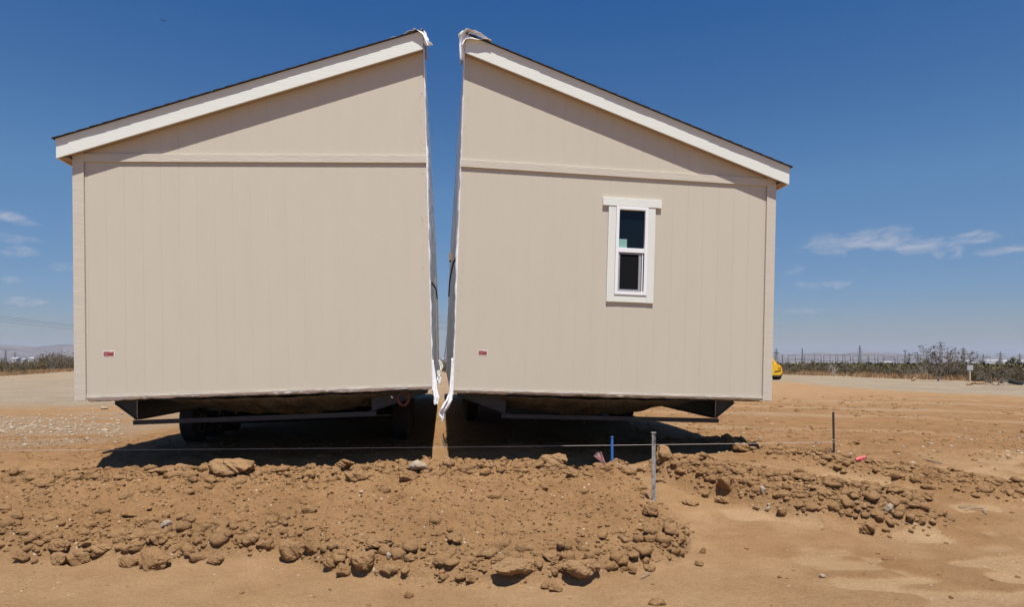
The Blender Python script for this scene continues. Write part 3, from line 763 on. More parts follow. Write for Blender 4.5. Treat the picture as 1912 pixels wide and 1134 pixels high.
ROCKS = [
 (436, 862, 84, 36, 'largest dirt clod on the berm crest, with a pink tuft on top', 'p'),
 (343, 868, 30, 24, 'upright dirt clod on the crest, left of the largest crest clod', 'p'),
 (320, 875, 28, 14, 'flat dirt clod leaning against the upright crest clod', 'p'),
 (298, 879, 34, 12, 'long thin dirt clod at the left end of the crest row', 'p'),
 (1240, 849, 40, 30, 'pale blocky clod on the berm directly behind the tall stake', 'p'),
 (1033, 851, 48, 28, 'knobbly clod at the left rim of the pit', 'p'),
 (284, 1046, 62, 34, 'big slanted block at the foot of the spoil, lowest at the left', 'c'),
 (239, 1051, 34, 20, 'dark clod touching the left side of the big slanted block', 'c'),
 (546, 1027, 46, 38, 'big angular block at the foot of the spoil below the windowless half', 'p'),
 (581, 1020, 34, 34, 'dark shaded clod touching the right of the big angular block', 'c'),
 (293, 1010, 26, 20, 'dark clod right above the big slanted block', 'c'),
 (680, 1051, 54, 34, 'coarse round clod with a pitted face at the foot of the spoil', 'c'),
 (706, 1016, 56, 20, 'overhanging slab-like clod above the coarse pitted clod', 'c'),
 (639, 1067, 28, 22, 'rounded clod just left of and below the coarse pitted clod', 'c'),
 (724, 1064, 30, 18, 'tan clod just right of and below the coarse pitted clod', 'p'),
 (618, 1055, 28, 18, 'small dark clod left of the coarse pitted clod', 'c'),
 (960, 1058, 84, 30, 'long curved clod with white flecks on the lower spoil', 'p'),
 (1084, 1060, 70, 32, 'long loaf-shaped clod right of the white-flecked one', 'p'),
 (877, 1085, 22, 15, 'round clod on the sand edge left of the white-flecked clod', 'c'),
 (1035, 1099, 26, 15, 'clod at the lowest tip of the spoil', 'c'),
 (1180, 1068, 20, 12, 'small round clod at the spoil foot below the tall stake', 'c'),
 (763, 1113, 16, 12, 'lone clod lying out on the bare foreground sand', 'c'),
 (1215, 958, 30, 22, 'dark knobbly clod at the foot of the tall stake', 'c'),
 (1305, 1053, 20, 10, 'lone flat clod on sand right of the spoil tip', 'c'),
 (1313, 1030, 12, 12, 'small round clod on sand above the lone flat clod', 'c'),
 (1621, 989, 32, 24, 'big clod standing alone below the right-hand pile', 'c'),
 (1357, 905, 34, 26, 'dark cubic clod at the left end of the right-hand pile', 'c'),
 (1350, 936, 28, 12, 'flat clod at the lower left of the right-hand pile', 'c'),
 (1289, 940, 28, 9, 'thin flat clod lying alone between the two piles', 'c'),
 (1309, 884, 22, 18, 'pointed clod at the upper left of the right-hand pile', 'c'),
 (1459, 956, 24, 18, 'rounded clod at the bottom of the right-hand pile beside two white stones', 'c'),
 (1720, 926, 48, 18, 'crusty slab lifted over a black hollow at the right end of the pile', 'c'),
 (112, 1045, 30, 26, 'tan clod in the left spoil foot, leftmost of its cluster', 'p'),
 (143, 1045, 34, 26, 'dark rough clod in the middle of the left spoil-foot cluster', 'c'),
 (38, 1043, 28, 18, 'rounded clod at the spoil foot near the left picture edge', 'c'),
 (190, 1026, 34, 17, 'smooth oblong clod at the top of the left spoil-foot cluster', 'p'),
 (112, 1025, 36, 22, 'broad dark clod above the left spoil-foot cluster', 'c'),
 (262, 976, 26, 12, 'slanting flat clod halfway up the left spoil slope', 'c'),
 (236, 964, 26, 11, 'dark crust clod above the slanting flat clod', 'c'),
 (404, 1048, 30, 14, 'flat-topped clod left of the big angular block', 'c'),
 (467, 1008, 28, 18, 'pale-topped clod up and left of the big angular block', 'p'),
 (354, 1032, 20, 18, 'rounded clod between the two big blocks', 'c'),
 (645, 867, 34, 14, 'oblong clod on the crest left of the strip of sunlight', 'c'),
 (834, 865, 24, 20, 'triangular clod on the crest in the strip of sunlight', 'p'),
 (660, 893, 32, 16, 'shadow-sided clod just below the crest oblong', 'c'),
 (758, 892, 34, 22, 'lumpy clod below the pale flat stone on the crest', 'c'),
 (1066, 884, 24, 16, 'dark clod below the rim of the pit', 'c'),
 (1366, 824, 18, 16, 'small dark clod in the shadow corner of the windowed half', 'c'),
 (1383, 836, 32, 18, 'large dark clod at the tip of the house shadow on the right', 'c'),
 (1637, 866, 28, 14, 'rough clod beside the pink marker on the right bank', 'c'),
 (1478, 845, 26, 10, 'flat dark clod left of the foot of the black stake', 'c'),
 (1595, 828, 22, 8, 'thin dark clod on the bank behind the black stake', 'c'),
]
for R in ROCKS:
    o = place_rock(*R[:6])
STONES = [(780, 871, 34, 20, 'pale flat stone resting on the berm crest'), (464, 862, 18, 18, 'small pale stone touching the right of the largest crest clod'),
 (310, 980, 20, 14, 'pinkish pale stone on the left spoil slope'), (726, 1040, 12, 12, 'white stone right of the coarse pitted clod'),
 (1661, 950, 18, 16, 'grey and white stone in the right-hand pile'), (1434, 953, 11, 8, 'white pebble at the bottom of the right-hand pile, lower of the pair'),
 (1436, 946, 8, 6, 'white pebble at the bottom of the right-hand pile, upper of the pair'), (1535, 1077, 12, 8, 'grey pebble alone on the foreground sand at the right'),
 (1424, 917, 13, 15, 'upright pale stone in the left part of the right-hand pile'), (194, 763, 13, 7, 'white rock on the gravel behind the left house corner'),
 (933, 1041, 9, 7, 'small white pebble above the white-flecked clod'), (674, 923, 8, 7, 'small white pebble on the middle spoil slope')]
for px, py, w, hh, lb in STONES: place_rock(px, py, w, hh, lb, 's', 'stone', cat='stone')
pk = ROCKS[0]; q = GC(440, 868); whisker(q+Vector((.0, -.03, .135)), 9, .045, 'sparse tuft of pink bristles on the largest crest clod', .8, (.1, -.3))

# scattered clods: the ones that show largest stand alone, the crumbs are one mass
T1 = [rockmesh(100+i, 3, .25, name='dirt_clod', m=M_clod, facets=13, lo=.45, hi=.8) for i in range(12)]
rs = np.random.RandomState(11)
def scatter(n, cond):
    X = rs.uniform(-7.5, 9.5, n*14); Y = rs.uniform(4.0, 11.3, n*14)
    yf, inb, bm_, pi_, ba_ = zones(X, Y)
    w = cond(X, Y, yf, bm_, pi_, ba_); k = rs.rand(len(X)) < w
    return X[k][:n], Y[k][:n]
def dens(X, Y, yf, b, p, a):
    foot = np.exp(-((Y-yf-.18)/.22)**2)*b; crest = np.exp(-((Y-7.38)/.26)**2)*b
    return .02*b+1.0*foot+.6*crest+.9*p+.3*a+.0025*(Y < 10.4)
X, Y = scatter(250, dens); Z = height(X, Y)
for i in range(len(X)):
    me = T1[i % 12]; o = bpy.data.objects.new('dirt_clod', me); C.objects.link(o)
    s = .022+.040*rs.rand()**2.2; s *= 1+.25*(Y[i] > 8)
    o.scale = (s*rs.uniform(.8, 1.4), s*rs.uniform(.7, 1.1), s*rs.uniform(.55, .85)); o.location = (X[i], Y[i], Z[i]+s*.28)
    o.rotation_euler = (rs.uniform(-.4, .4), rs.uniform(-.4, .4), rs.uniform(0, 6.3))
    tag(o, 'fist-sized brown dirt clod lying loose on the dug-up soil', 'clod', 'loose fist-sized clods on the dug-up soil')
def crumbs(name, n, cond, smin, smax, m, pw, seed, sub=1):
    X, Y = scatter(n, cond); n = len(X); Z = height(X, Y)
    T = []
    for k in range(5):
        bm = bmesh.new(); bmesh.ops.create_icosphere(bm, subdivisions=sub, radius=1); r2 = random.Random(seed+k)
        for v in bm.verts: v.co *= r2.uniform(.72, 1.25)
        bm.faces.ensure_lookup_table()
        T.append((np.array([v.co[:] for v in bm.verts]), np.array([[v.index for v in f.verts] for f in bm.faces]))); bm.free()
    V = []; Fc = []; off = 0
    S = smin+(smax-smin)*rs.rand(n)**pw
    for i in range(n):
        tv, tf = T[i % 5]; a = rs.rand()*6.28; c, s = math.cos(a), math.sin(a)
        sc = S[i]*np.array([rs.uniform(.8, 1.5), rs.uniform(.7, 1.1), rs.uniform(.5, .9)])
        v = tv*sc; v = np.stack([v[:, 0]*c-v[:, 1]*s, v[:, 0]*s+v[:, 1]*c, v[:, 2]], -1)+np.array([X[i], Y[i], Z[i]+S[i]*.2])
        V.append(v); Fc.append(tf+off); off += len(tv)
    o = rawmesh(name, np.concatenate(V), np.concatenate(Fc), m, 3); return o
d2 = lambda X, Y, yf, b, p, a: np.clip(.30*b+.5*np.exp(-((Y-yf-.18)/.28)**2)*b+.75*p+.4*a+.007*(Y < 11.3)+.05*(Y > 7.8)*(X < -4)+.04*(Y > 7.65), 0, 1)
o = crumbs('soil_crumbs', 17000, d2, .006, .021, M_clod, 2.5, 500); tag(o, 'small brown crumbs of broken soil covering the dug-up ground', 'soil crumbs', kind='stuff')
o = crumbs('soil_lumps', 3900, dens, .013, .062, M_clod, 2.6, 560, 2); tag(o, 'walnut-sized lumps of soil mixed through the dug-up ground', 'soil lumps', kind='stuff')
d3 = lambda X, Y, yf, b, p, a: np.clip(.05+.08*b+.5*(X < -4.3)*(Y > 8.5), 0, 1)*(Y < 11.3)
o = crumbs('gravel', 150, d3, .005, .016, M_stone, 2.2, 600); tag(o, 'scattered pale gravel on the soil', 'gravel', kind='stuff')
def far_lumps():
    n = 1500; X = rs.uniform(2.5, 15, n); Y = rs.uniform(9, 21, n); k = (fbm(X*.5, Y*.5, 151, 3) > -.15) & (X < 17-.0*Y); X = X[k]; Y = Y[k]; Z = height(X, Y)
    bm = bmesh.new(); bmesh.ops.create_icosphere(bm, subdivisions=1, radius=1); tv = np.array([v.co[:] for v in bm.verts]); tf = np.array([[v.index for v in f.verts] for f in bm.faces]); bm.free()
    V = []; Fc = []
    for i in range(len(X)):
        s = .012+.045*rs.rand()**3; v = tv*s*np.array([1.5, 1, .6])*rs.uniform(.7, 1.3, (len(tv), 1))+np.array([X[i], Y[i], Z[i]+s*.1]); V.append(v); Fc.append(tf+i*len(tv))
    o = rawmesh('soil_lumps', np.concatenate(V), np.concatenate(Fc), M_clod, 3); tag(o, 'small lumps of soil strewn on the driven-over ground by the road', 'soil lumps', kind='stuff')
far_lumps()
def gravel_far():
    n = 670; V = []; Fc = []; off = 0
    bm = bmesh.new(); bmesh.ops.create_icosphere(bm, subdivisions=1, radius=1); tv = np.array([v.co[:] for v in bm.verts]); tf = np.array([[v.index for v in f.verts] for f in bm.faces]); bm.free()
    px = np.concatenate([rs.uniform(-60, 230, 420), rs.uniform(800, 860, 60), rs.uniform(1300, 1912, 190)]); py = np.concatenate([rs.normal(795, 13, 420), rs.uniform(712, 735, 60), rs.uniform(740, 860, 190)])
    py = np.maximum(py, 708)
    X = []; Y = []
    for a, b in zip(px, py):
        p = GZ(a, b, .33); X.append(p.x); Y.append(p.y)
    X = np.array(X); Y = np.array(Y); Z = height(X, Y)
    for i in range(n):
        s = rs.uniform(.012, .038)*(1 if i < 480 else .7)*(.6+.7*rs.rand()); v = tv*s*np.array([1.3, 1, .6])*(rs.uniform(.8, 1.2, (1, 3)))+np.array([X[i], Y[i], Z[i]+s*.2])
        V.append(v); Fc.append(tf+off); off += len(tv)
    o = rawmesh('gravel', np.concatenate(V), np.concatenate(Fc), M_stone, 3); tag(o, 'patch of whitish gravel strewn behind the house corners', 'gravel', kind='stuff')
gravel_far()
# pink marker, twigs, thin rod
p = GH(1607, 862); o = empty('marker_tube', p+Vector((0, 0, .03)), .25); tag(o, 'crushed pink plastic tube lying on the right bank', 'tube')
m = MB(); m.tube([(-.085, 0, -.012), (-.02, 0, .004), (.085, .01, .016)], [.017, .019, .016], 10); m.build('tube', M_pink, o)
m = MB(); m.tube([(-.02, -.01, -.012), (.01, -.025, -.03)], [.022, .012], 8); m.build('tape_end', mat('pink_dark', (.55, .07, .09), .5), o)
def twig(pts, r, label, mt=M_bark):
    P = [GH(a, b)+Vector((0, 0, z)) for a, b, z in pts]
    o = MB().tube(P, r, 5).build('twig', mt); tag(o, label, 'twig')
twig([(1790, 949, .01), (1805, 955, .03), (1818, 954, .02), (1836, 956, .03), (1842, 962, .01)], .006, 'bent dark twig on the footprints at the right')
twig([(1730, 861, .01), (1748, 867, .02), (1758, 868, .01)], .008, 'pale twig stuck in the right bank')
twig([(826, 823, .02), (831, 838, .03)], .006, 'dark rod lying in the strip of sunlight between the halves')
twig([(1197, 1084, .01), (1214, 1076, .02)], .004, 'tiny twig on the sand below the tall stake')

# ------------------------------------------------------------------ vegetation
rv = np.random.RandomState(3)
def leafcloud(n, rx, rz, z0, ls, shell=.5, seed=0, clumps=9, squash=1):
    "small leaf quads gathered in clumps"
    r = np.random.RandomState(seed); V = []; 
    cc = r.normal(0, 1, (clumps, 3)); cc /= np.linalg.norm(cc, axis=1)[:, None]; cc[:, 2] = np.abs(cc[:, 2])*.9
    cc *= r.uniform(.45, .95, (clumps, 1))
    k = r.randint(0, clumps, n); P = cc[k]+r.normal(0, .17, (n, 3)); P[:, 2] = np.abs(P[:, 2])
    P = P*np.array([rx, rx, rz])+np.array([0, 0, z0])
    a = r.normal(0, 1, (n, 3)); a /= np.linalg.norm(a, axis=1)[:, None]; b = r.normal(0, 1, (n, 3)); b -= a*(a*b).sum(1)[:, None]; b /= np.linalg.norm(b, axis=1)[:, None]
    s = ls*r.uniform(.6, 1.4, (n, 1)); V = np.stack([P-a*s-b*s*.5, P+a*s-b*s*.5, P+a*s+b*s*.5, P-a*s+b*s*.5], 1).reshape(-1, 3)
    return V, np.arange(4*n).reshape(n, 4)
def stems(n, rx, rz, seed, r0=.02, tip=.9):
    r2 = random.Random(seed); m = MB()
    for k in range(n):
        a = r2.uniform(0, 6.28); q = r2.uniform(.2, tip); x1 = math.cos(a)*rx*q; y1 = math.sin(a)*rx*q; z1 = rz*r2.uniform(.6, 1.05)
        m.tube([(0, 0, -.05), (x1*.35, y1*.35, z1*.45), (x1+r2.gauss(0, .05), y1+r2.gauss(0, .05), z1)], [r0, r0*.65, r0*.25], 4, False)
        for j in range(2):
            t = r2.uniform(.4, .9); c = Vector((x1*t, y1*t, z1*t)); e = c+Vector((r2.gauss(0, .2)*rx, r2.gauss(0, .2)*rx, r2.uniform(.1, .3)*rz))
            m.tube([c, e], [r0*.4, r0*.15], 3, False)
    return m
SHR = []
for k in range(5):
    V, Fq = leafcloud(520, .75, .95, .12, .035, seed=50+k, clumps=14)
    lo = rawmesh('foliage', V, Fq, [M_leaf, M_leaf, M_leaf2, M_leafg, M_leaf][k]); st = stems(16, .6, .95, 60+k, .012).build('stems', M_bark)
    SHR.append((lo.data, st.data)); bpy.data.objects.remove(lo); bpy.data.objects.remove(st)
def shrub(x, y, s, k, label, group=None, sz=1, name='desert_shrub'):
    e = empty(name, (x, y, H(x, y)-.02), rv.uniform(0, 6.28)); e.scale = (s, s, s*sz); tag(e, label, 'shrub', group)
    for nm, me in zip(('foliage', 'stems'), SHR[k]):
        o = bpy.data.objects.new(nm, me); C.objects.link(o); o.parent = e
    return e
# front row of the scrub belt beyond the road (right) and at the left
pxs = np.linspace(1445, 1930, 64)
for i, px in enumerate(pxs):
    base = np.interp(px, [1440, 1560, 1700, 1912], [699, 703, 709, 718]) - rv.uniform(0, 9)
    p = GZ(px+rv.uniform(-4, 4), base, .32); s = rv.uniform(.65, 1.15)
    lab = ['low olive-brown shrub in the dense scrub beyond the dirt road', 'low olive-brown shrub in the dense scrub beyond the dirt road', 'dry brown shrub in the dense scrub beyond the dirt road', 'grey leafless-looking shrub in the dense scrub beyond the dirt road', 'low olive-brown shrub in the dense scrub beyond the dirt road'][i % 5]
    shrub(p.x, p.y, s, i % 5, lab, 'shrubs lining the far side of the dirt road')
for i in range(34):
    px = rv.uniform(-60, 145); base = np.interp(px, [0, 140], [701, 692])-rv.uniform(0, 7)
    p = GZ(px, base, .32); s = rv.uniform(.9, 1.5)*(1+.5*(px > 70))
    shrub(p.x, p.y, s, [0, 1, 2, 3, 2][i % 5], ['olive dusty shrub in the scrub left of the house', 'olive dusty shrub in the scrub left of the house', 'brown dry shrub in the scrub left of the house', 'grey twiggy shrub in the scrub left of the house', 'brown dry shrub in the scrub left of the house'][i % 5], 'shrubs in the scrub left of the house')
for i in range(8):
    p = GZ(rv.uniform(816, 836), rv.uniform(690, 696), .32); shrub(p.x, p.y, rv.uniform(.9, 1.3), i % 5, 'shrub at the far end of the gap between the house halves', 'shrubs seen through the gap')
def scrub_mass():
    V = []; Fq = []; off = 0; r = np.random.RandomState(77)
    T = [leafcloud(46, .8, .85, .1, .11, seed=300+k, clumps=8) for k in range(6)]
    cnt = 0; POS = []
    while cnt < 5200:
        if cnt % 3: px = r.uniform(1400, 2050)
        else: px = r.uniform(-160, 160) if r.rand() < .8 else r.uniform(812, 840)
        y0 = np.interp(px, [0, 140, 820, 1440, 1560, 1700, 1912], [694, 688, 688, 694, 697, 702, 709])
        d0 = 1.28*F/(y0-672.6); D = d0*(1+r.exponential(.55)+.02)
        if D > 900: continue
        d = ray(px, 700); t = D; X = d.x*t; Y = d.y*t; z = 0; POS.append((X, Y, len(V)))
        v, f = T[r.randint(6)]; s = r.uniform(.75, 1.3)*(1+.0006*D)
        a = r.rand()*6.28; c, q = math.cos(a), math.sin(a); vv = np.stack([v[:, 0]*c-v[:, 1]*q, v[:, 0]*q+v[:, 1]*c, v[:, 2]*.85], -1)*s+np.array([X, Y, z])
        V.append(vv); Fq.append(f+off); off += len(v); cnt += 1
    hz_ = height(np.array([p[0] for p in POS]), np.array([p[1] for p in POS]))
    for q_, zz in enumerate(hz_): V[q_][:, 2] += zz
    o = rawmesh('scrub', np.concatenate(V), np.concatenate(Fq), M_leaf); tag(o, 'far desert scrub merging into one olive-brown belt', 'scrub', kind='stuff')
scrub_mass()
def grass():
    GP = np.clip(.5+1.6*fbm(np.arange(700)*.045, np.zeros(700), 400, 3), 0, 1)
    V = []; r = np.random.RandomState(5); Fq = []; off = 0
    for i in range(5200):
        if r.rand() < .75: px = r.uniform(1445, 1935); base = np.interp(px, [1440, 1560, 1700, 1912], [700, 703, 709, 716])-r.exponential(2.5)
        else: px = r.uniform(-40, 145); base = np.interp(px, [0, 140], [703, 694])-r.exponential(2)
        if px > 1000 and r.rand() > .25+.75*GP[int(px-1400)]: continue
        p = GZ(px, base, .32); z = .31
        for j in range(4):
            a = r.rand()*6.28; l = r.uniform(.10, .42)*(.6+.5*r.rand()); x0 = p.x+r.normal(0, .15); y0 = p.y+r.normal(0, .15); w = .018
            dx, dy = math.cos(a)*.14, math.sin(a)*.14
            V += [(x0-w, y0, z-.02), (x0+w, y0, z-.02), (x0+dx+w*.3, y0+dy, z+l), (x0+dx-w*.3, y0+dy, z+l)]; Fq.append((off, off+1, off+2, off+3)); off += 4
    o = rawmesh('dry_grass', V, Fq, M_grass); tag(o, 'orange dry grass along the edge of the scrub', 'grass', kind='stuff')
grass()
def tall_shrub(px, base, top, width, seed, label, leaf=True, m=M_bark, nl=700):
    p = GZ(px, base, .32); D = (p-Vector((0, 0, EYE))).dot(f_); hgt = (base-top)/F*D; rx = width/2/F*D
    p.z = H(p.x, p.y); e = empty('tall_shrub', p); tag(e, label, 'shrub'); r2 = random.Random(seed); mb = MB(); tips = []
    def br(a, d, l, r, lev):
        b = a+d*l; mid = a.lerp(b, .5)+Vector((r2.gauss(0, .05), r2.gauss(0, .05), 0))*l
        mb.tube([a, mid, b], [r, r*.8, r*.6], 4, False)
        if lev == 0: tips.append(b); return
        for _ in range(r2.choice([2, 3])):
            nd = (d+Vector((r2.gauss(0, .42), r2.gauss(0, .42), r2.gauss(.10, .22)))).normalized(); br(b, nd, l*r2.uniform(.6, .9), r*.6, lev-1)
        if lev < 3: tips.append(b)
    for k in range(6):
        a = k/6*6.28+r2.random(); d = Vector((math.cos(a)*rx/hgt*1.1, math.sin(a)*rx/hgt*1.1, 1)).normalized()
        br(Vector((0, 0, -.05)), d, hgt*.34*r2.uniform(.75, 1.05), .022, 3)
    mb.build('branches', m, e)
    if leaf:
        r = np.random.RandomState(seed); t = np.array([v[:] for v in tips]); P = t[r.randint(0, len(t), nl)]+r.normal(0, .055, (nl, 3))
        a = r.normal(0, 1, (nl, 3)); a /= np.linalg.norm(a, axis=1)[:, None]; b = np.cross(a, r.normal(0, 1, (nl, 3))); b /= np.linalg.norm(b, axis=1)[:, None]; s = .038
        V = np.stack([P-a*s-b*s*.5, P+a*s-b*s*.5, P+a*s+b*s*.5, P-a*s+b*s*.5], 1).reshape(-1, 3)
        f = rawmesh('foliage', V, np.arange(4*nl).reshape(nl, 4), M_leafg); f.parent = e
tall_shrub(1752, 713, 641, 44, 1, 'tallest thin grey shrub with sparse leaves left of the white sign')
tall_shrub(1795, 711, 652, 34, 2, 'thin grey shrub with a tuft leaning out, just left of the white sign', nl=450)
tall_shrub(1737, 706, 672, 50, 3, 'rounded pale bare shrub left of the tallest grey shrub', nl=300, m=M_barkp)
tall_shrub(1858, 720, 692, 66, 4, 'wide grey leafless bush between the white sign and the tyre', nl=200)
tall_shrub(1708, 707, 684, 36, 5, 'bare twiggy bush left of the tall grey shrubs', leaf=False)
tall_shrub(1557, 703, 676, 22, 6, 'dead pale-stemmed bush beyond the road near the yellow machine', leaf=False, m=M_barkp)
tall_shrub(103, 694, 652, 14, 7, 'spindly shrub sticking out highest above the left scrub', nl=160)
tall_shrub(122, 694, 662, 36, 8, 'broad twiggy shrub touching the left wall edge in the picture', nl=600)
tall_shrub(95, 695, 668, 30, 9, 'brownish bush left of the broad twiggy shrub', nl=500)
def joshua(px, base, top, width, D, label, seed):
    q = PD(px, base, D); z = H(q.x, q.y); t = PD(px, top, D).z; h = t-z; e = empty('joshua_tree', (q.x, q.y, z)); tag(e, label, 'tree'); r2 = random.Random(seed)
    mb = MB(); heads = []; R = width/2/F*D
    fork = h-2*R*.9; fork = max(fork, h*.35)
    mb.tube([(0, 0, -.1), (0, 0, fork)], [.16, .12], 7)
    for k in range(15):
        a = r2.uniform(0, 6.28); el_ = r2.uniform(.05, 1.5); d = Vector((math.cos(a)*math.cos(el_), math.sin(a)*math.cos(el_), math.sin(el_)))
        e2 = Vector((0, 0, fork))+d*R*r2.uniform(.75, .95); mb.tube([(0, 0, fork-.1), Vector((0, 0, fork))+d*R*.45, e2], [.08, .07, .06], 5); heads.append((e2, d))
    mb.build('trunk', M_bark, e)
    m2 = MB()
    for c, d in heads:
        for j in range(80):
            n_ = (d*.5+Vector((r2.gauss(0, 1), r2.gauss(0, 1), r2.gauss(0, 1)))).normalized(); s = n_.orthogonal().normalized()*.035; ln = R*.36
            m2.add([c-s, c+s, c+n_*ln], [(0, 1, 2)])
    m2.build('crown', M_josh, e)
joshua(1892, 684, 662, 27, 78, 'round Joshua tree standing above the scrub at the right picture edge', 1)
joshua(1728, 690, 665, 20, 66, 'Joshua tree left of the tallest grey shrub', 2)
joshua(1517, 684, 671, 7, 190, 'tiny Joshua tree in front of the substation gantries', 3)
joshua(1571, 684, 673, 8, 190, 'small Joshua tree above the dead pale-stemmed bush', 4)

# logs, tyre, sign
def log(a, b, r, label, m=M_wood):
    A = GH(*a); B = GH(*b); A.z += r*.8; B.z += r*.8; mid = A.lerp(B, .5)+Vector((0, 0, r*.6))
    o = MB().tube([A, mid, B], [r, r*1.1, r*.5], 7).build('fallen_branch', m); tag(o, label, 'branch')
log((1684, 705), (1706, 706), .07, 'pale plank-like branch on the verge left of the tall grey shrub', M_barkp)
log((1703, 712), (1713, 707), .06, 'short broken branch near the pale plank-like branch')
log((1806, 720), (1822, 716), .05, 'stick lying at the foot of the white sign')
log((1822, 718), (1846, 717), .05, 'long low branch right of the white sign')
p = GH(1896, 719); o = empty('old_tyre', p+Vector((0, 0, .12)), .3); o.rotation_euler = (.18, .16, .3); tag(o, 'discarded black tyre lying on the verge at the right picture edge', 'tyre')
m = MB(); m.lathe([(-.09, .19), (-.11, .24), (-.10, .31), (-.06, .33), (.06, .33), (.10, .31), (.11, .24), (.09, .19), (.05, .21), (-.05, .21), (-.09, .19)], 28, 'Z'); m.build('casing', M_tyre, o, smooth=True)
p = GH(1811, 715); D = (p-Vector((0, 0, EYE))).dot(f_); k = D/F
o = empty('verge_sign', p, -.12); tag(o, 'small blank white sign on a wooden post by the dirt road', 'sign')
m = MB(); m.box(-.028, .028, -.028, .028, -.3, 25*k); m.build('post', mat('sign_post', (.55, .45, .33), .8, noise=.1), o)
m = MB(); m.box(-5.5*k, 5.5*k, -.045, -.029, 23*k, 32.5*k); pn = m.build('panel', M_bldw, o, bevel=.006)
m = MB(); m.box(-.012, .012, -.049, -.0455, 23.2*k, 32.3*k); m.build('seam', M_alu, pn)

# ------------------------------------------------------------------ yellow machine behind the right corner
def machine():
    p = GH(1450, 709.5); D = (p-Vector((0, 0, EYE))).dot(f_); k = D/F
    o = empty('loader', p+Vector((.07, .6, 0)), -.06); o.scale = (1.16,)*3; tag(o, 'bright yellow loader half hidden behind the right wall of the house', 'loader')
    m = MB(); m.prism([(-1.7, .20), (.12, .20), (.26, .36), (.26, .62), (.16, .80), (-.10, .86), (-1.6, .86), (-1.75, .6)], -.6, 1.9); m.build('body', M_yellow, o, bevel=.015)
    for q in (1, -1):
        f = lambda x: x if q > 0 else -1.52-x
        m = MB(); m.prism([(f(-.10), .865), (f(.12), .80), (f(-.38), 1.62), (f(-.54), 1.62)], -.35, -.1); m.build('lift_arm', M_yellow, o, bevel=.02)
        m = MB(); m.prism([(f(-.50), .865), (f(-.40), .865), (f(-.40), 1.52), (f(-.50), 1.52)], -.34, -.12); m.build('arm_post', M_yellow, o)
    m = MB(); m.box(-1.0, -.54, -.35, -.1, 1.50, 1.62); m.build('cross_tube', M_yellow, o, bevel=.02)
    m = MB(); m.box(-1.3, -.42, .2, 1.5, .87, 1.66); m.box(-1.36, -.36, .1, 1.6, 1.6605, 1.72); m.build('cab', M_black, o, bevel=.03)
    for s in (-1.62, .10):
        for yy in (-.25, 1.35):
            w = MB(); w.lathe([(-.12, 0), (-.12, .12), (.12, .12), (.12, 0)], 20, c=(s, yy, .29)); wo = w.build('wheel', M_yellow, o)
            t = MB(); t.lathe([(-.15, .12), (-.19, .2), (-.16, .29), (.16, .29), (.19, .2), (.15, .12)], 24, c=(s, yy, .29)); t.build('tyre', M_tyre, wo)
    for s in (.05, .13):
        m = MB(); m.box(s, s+.04, -.616, -.6005, .54, .68); m.build('tail_light', M_red, o)
    m = MB(); m.prism([(-.20, .40), (.16, .46), (.18, .51), (-.14, .47)], -.612, -.6005); m.build('vent', M_black, o)
    m = MB(); m.box(-1.6, .10, -.70, -.602, .15, .24); m.build('bumper', M_black, o)
machine()

# ------------------------------------------------------------------ distant towers, gantries, buildings
def bars(m, A, B, r): m.tube([A, B], r, 4, False)
def lattice(m, h, w0, w1, n, r, waist=None):
    lv = []
    for i in range(n+1):
        t = 1-(1-i/n)**1.25 if False else i/n
        w = w0+(w1-w0)*min(1, t*1.25); z = h*t; lv.append([Vector((sx*w/2, sy*w/2, z)) for sx, sy in ((-1, -1), (1, -1), (1, 1), (-1, 1))])
    for i in range(n):
        for j in range(4):
            a, b, c, d = lv[i][j], lv[i][(j+1) % 4], lv[i+1][(j+1) % 4], lv[i+1][j]
            bars(m, a, d, r); bars(m, a, c, r*.7); bars(m, b, d, r*.7); bars(m, d, c, r*.7)
def tower(px, top, D, label, arms=3, w=.22, r=.13, aw=.28, style='pylon', group='lattice towers on the horizon', name='pylon'):
    q = PD(px, top, D); z = H(q.x, q.y); h = q.z-z; e = empty(name, (q.x, q.y, z), .1)
    tag(e, label, 'pylon' if style != 'mast' else 'mast', group)
    r = max(r, .00028*D)
    m = MB(); lattice(m, h, h*w, h*.035, 8, r); m.build('lattice_mast', M_pylon, e)
    if style == 'pylon':
        for k in range(arms):
            zz = h*(.70+.12*k); L_ = h*aw*(1-.15*abs(k-1)); m = MB()
            for s in (-1, 1):
                bars(m, (0, -h*.02, zz), (s*L_, 0, zz+h*.01), r); bars(m, (0, h*.02, zz+h*.05), (s*L_, 0, zz+h*.01), r*.8); bars(m, (s*L_, 0, zz), (s*L_, 0, zz-h*.05), r*.7)
            m.build('cross_arm', M_pylon, e)
    if style == 'platform':
        m = MB(); m.box(-h*.14, h*.14, -h*.06, h*.06, h*.72, h*.79); bars(m, (-h*.30, 0, h*.72), (h*.30, 0, h*.72), r)
        for s in (-1, 1): bars(m, (s*h*.09, 0, h*.78), (s*h*.09, 0, h*1.0), r)
        m.build('head_frame', M_pylon, e)
    if style == 'lamp':
        m = MB(); m.box(-h*.10, h*.10, -h*.05, h*.05, h*.94, h*1.0); m.build('lamp_head', M_pylon, e)
    return e
tower(1449.5, 652, 900, 'heavy lattice tower with a wide head nearest the yellow machine', style='platform', w=.26)
tower(1440.5, 661, 1000, 'small pylon beside the right wall of the house', 2)
tower(1461, 663, 1000, 'slim short mast between the wide-headed tower and first gantry', style='lamp', w=.08, name='mast')
tower(1498, 651, 1100, 'pale slim lattice mast left of the gantry rows', style='mast', w=.09, name='mast')
tower(1605.5, 646, 950, 'tall lattice pylon rising from the middle of the gantries', 2, w=.15, aw=.15)
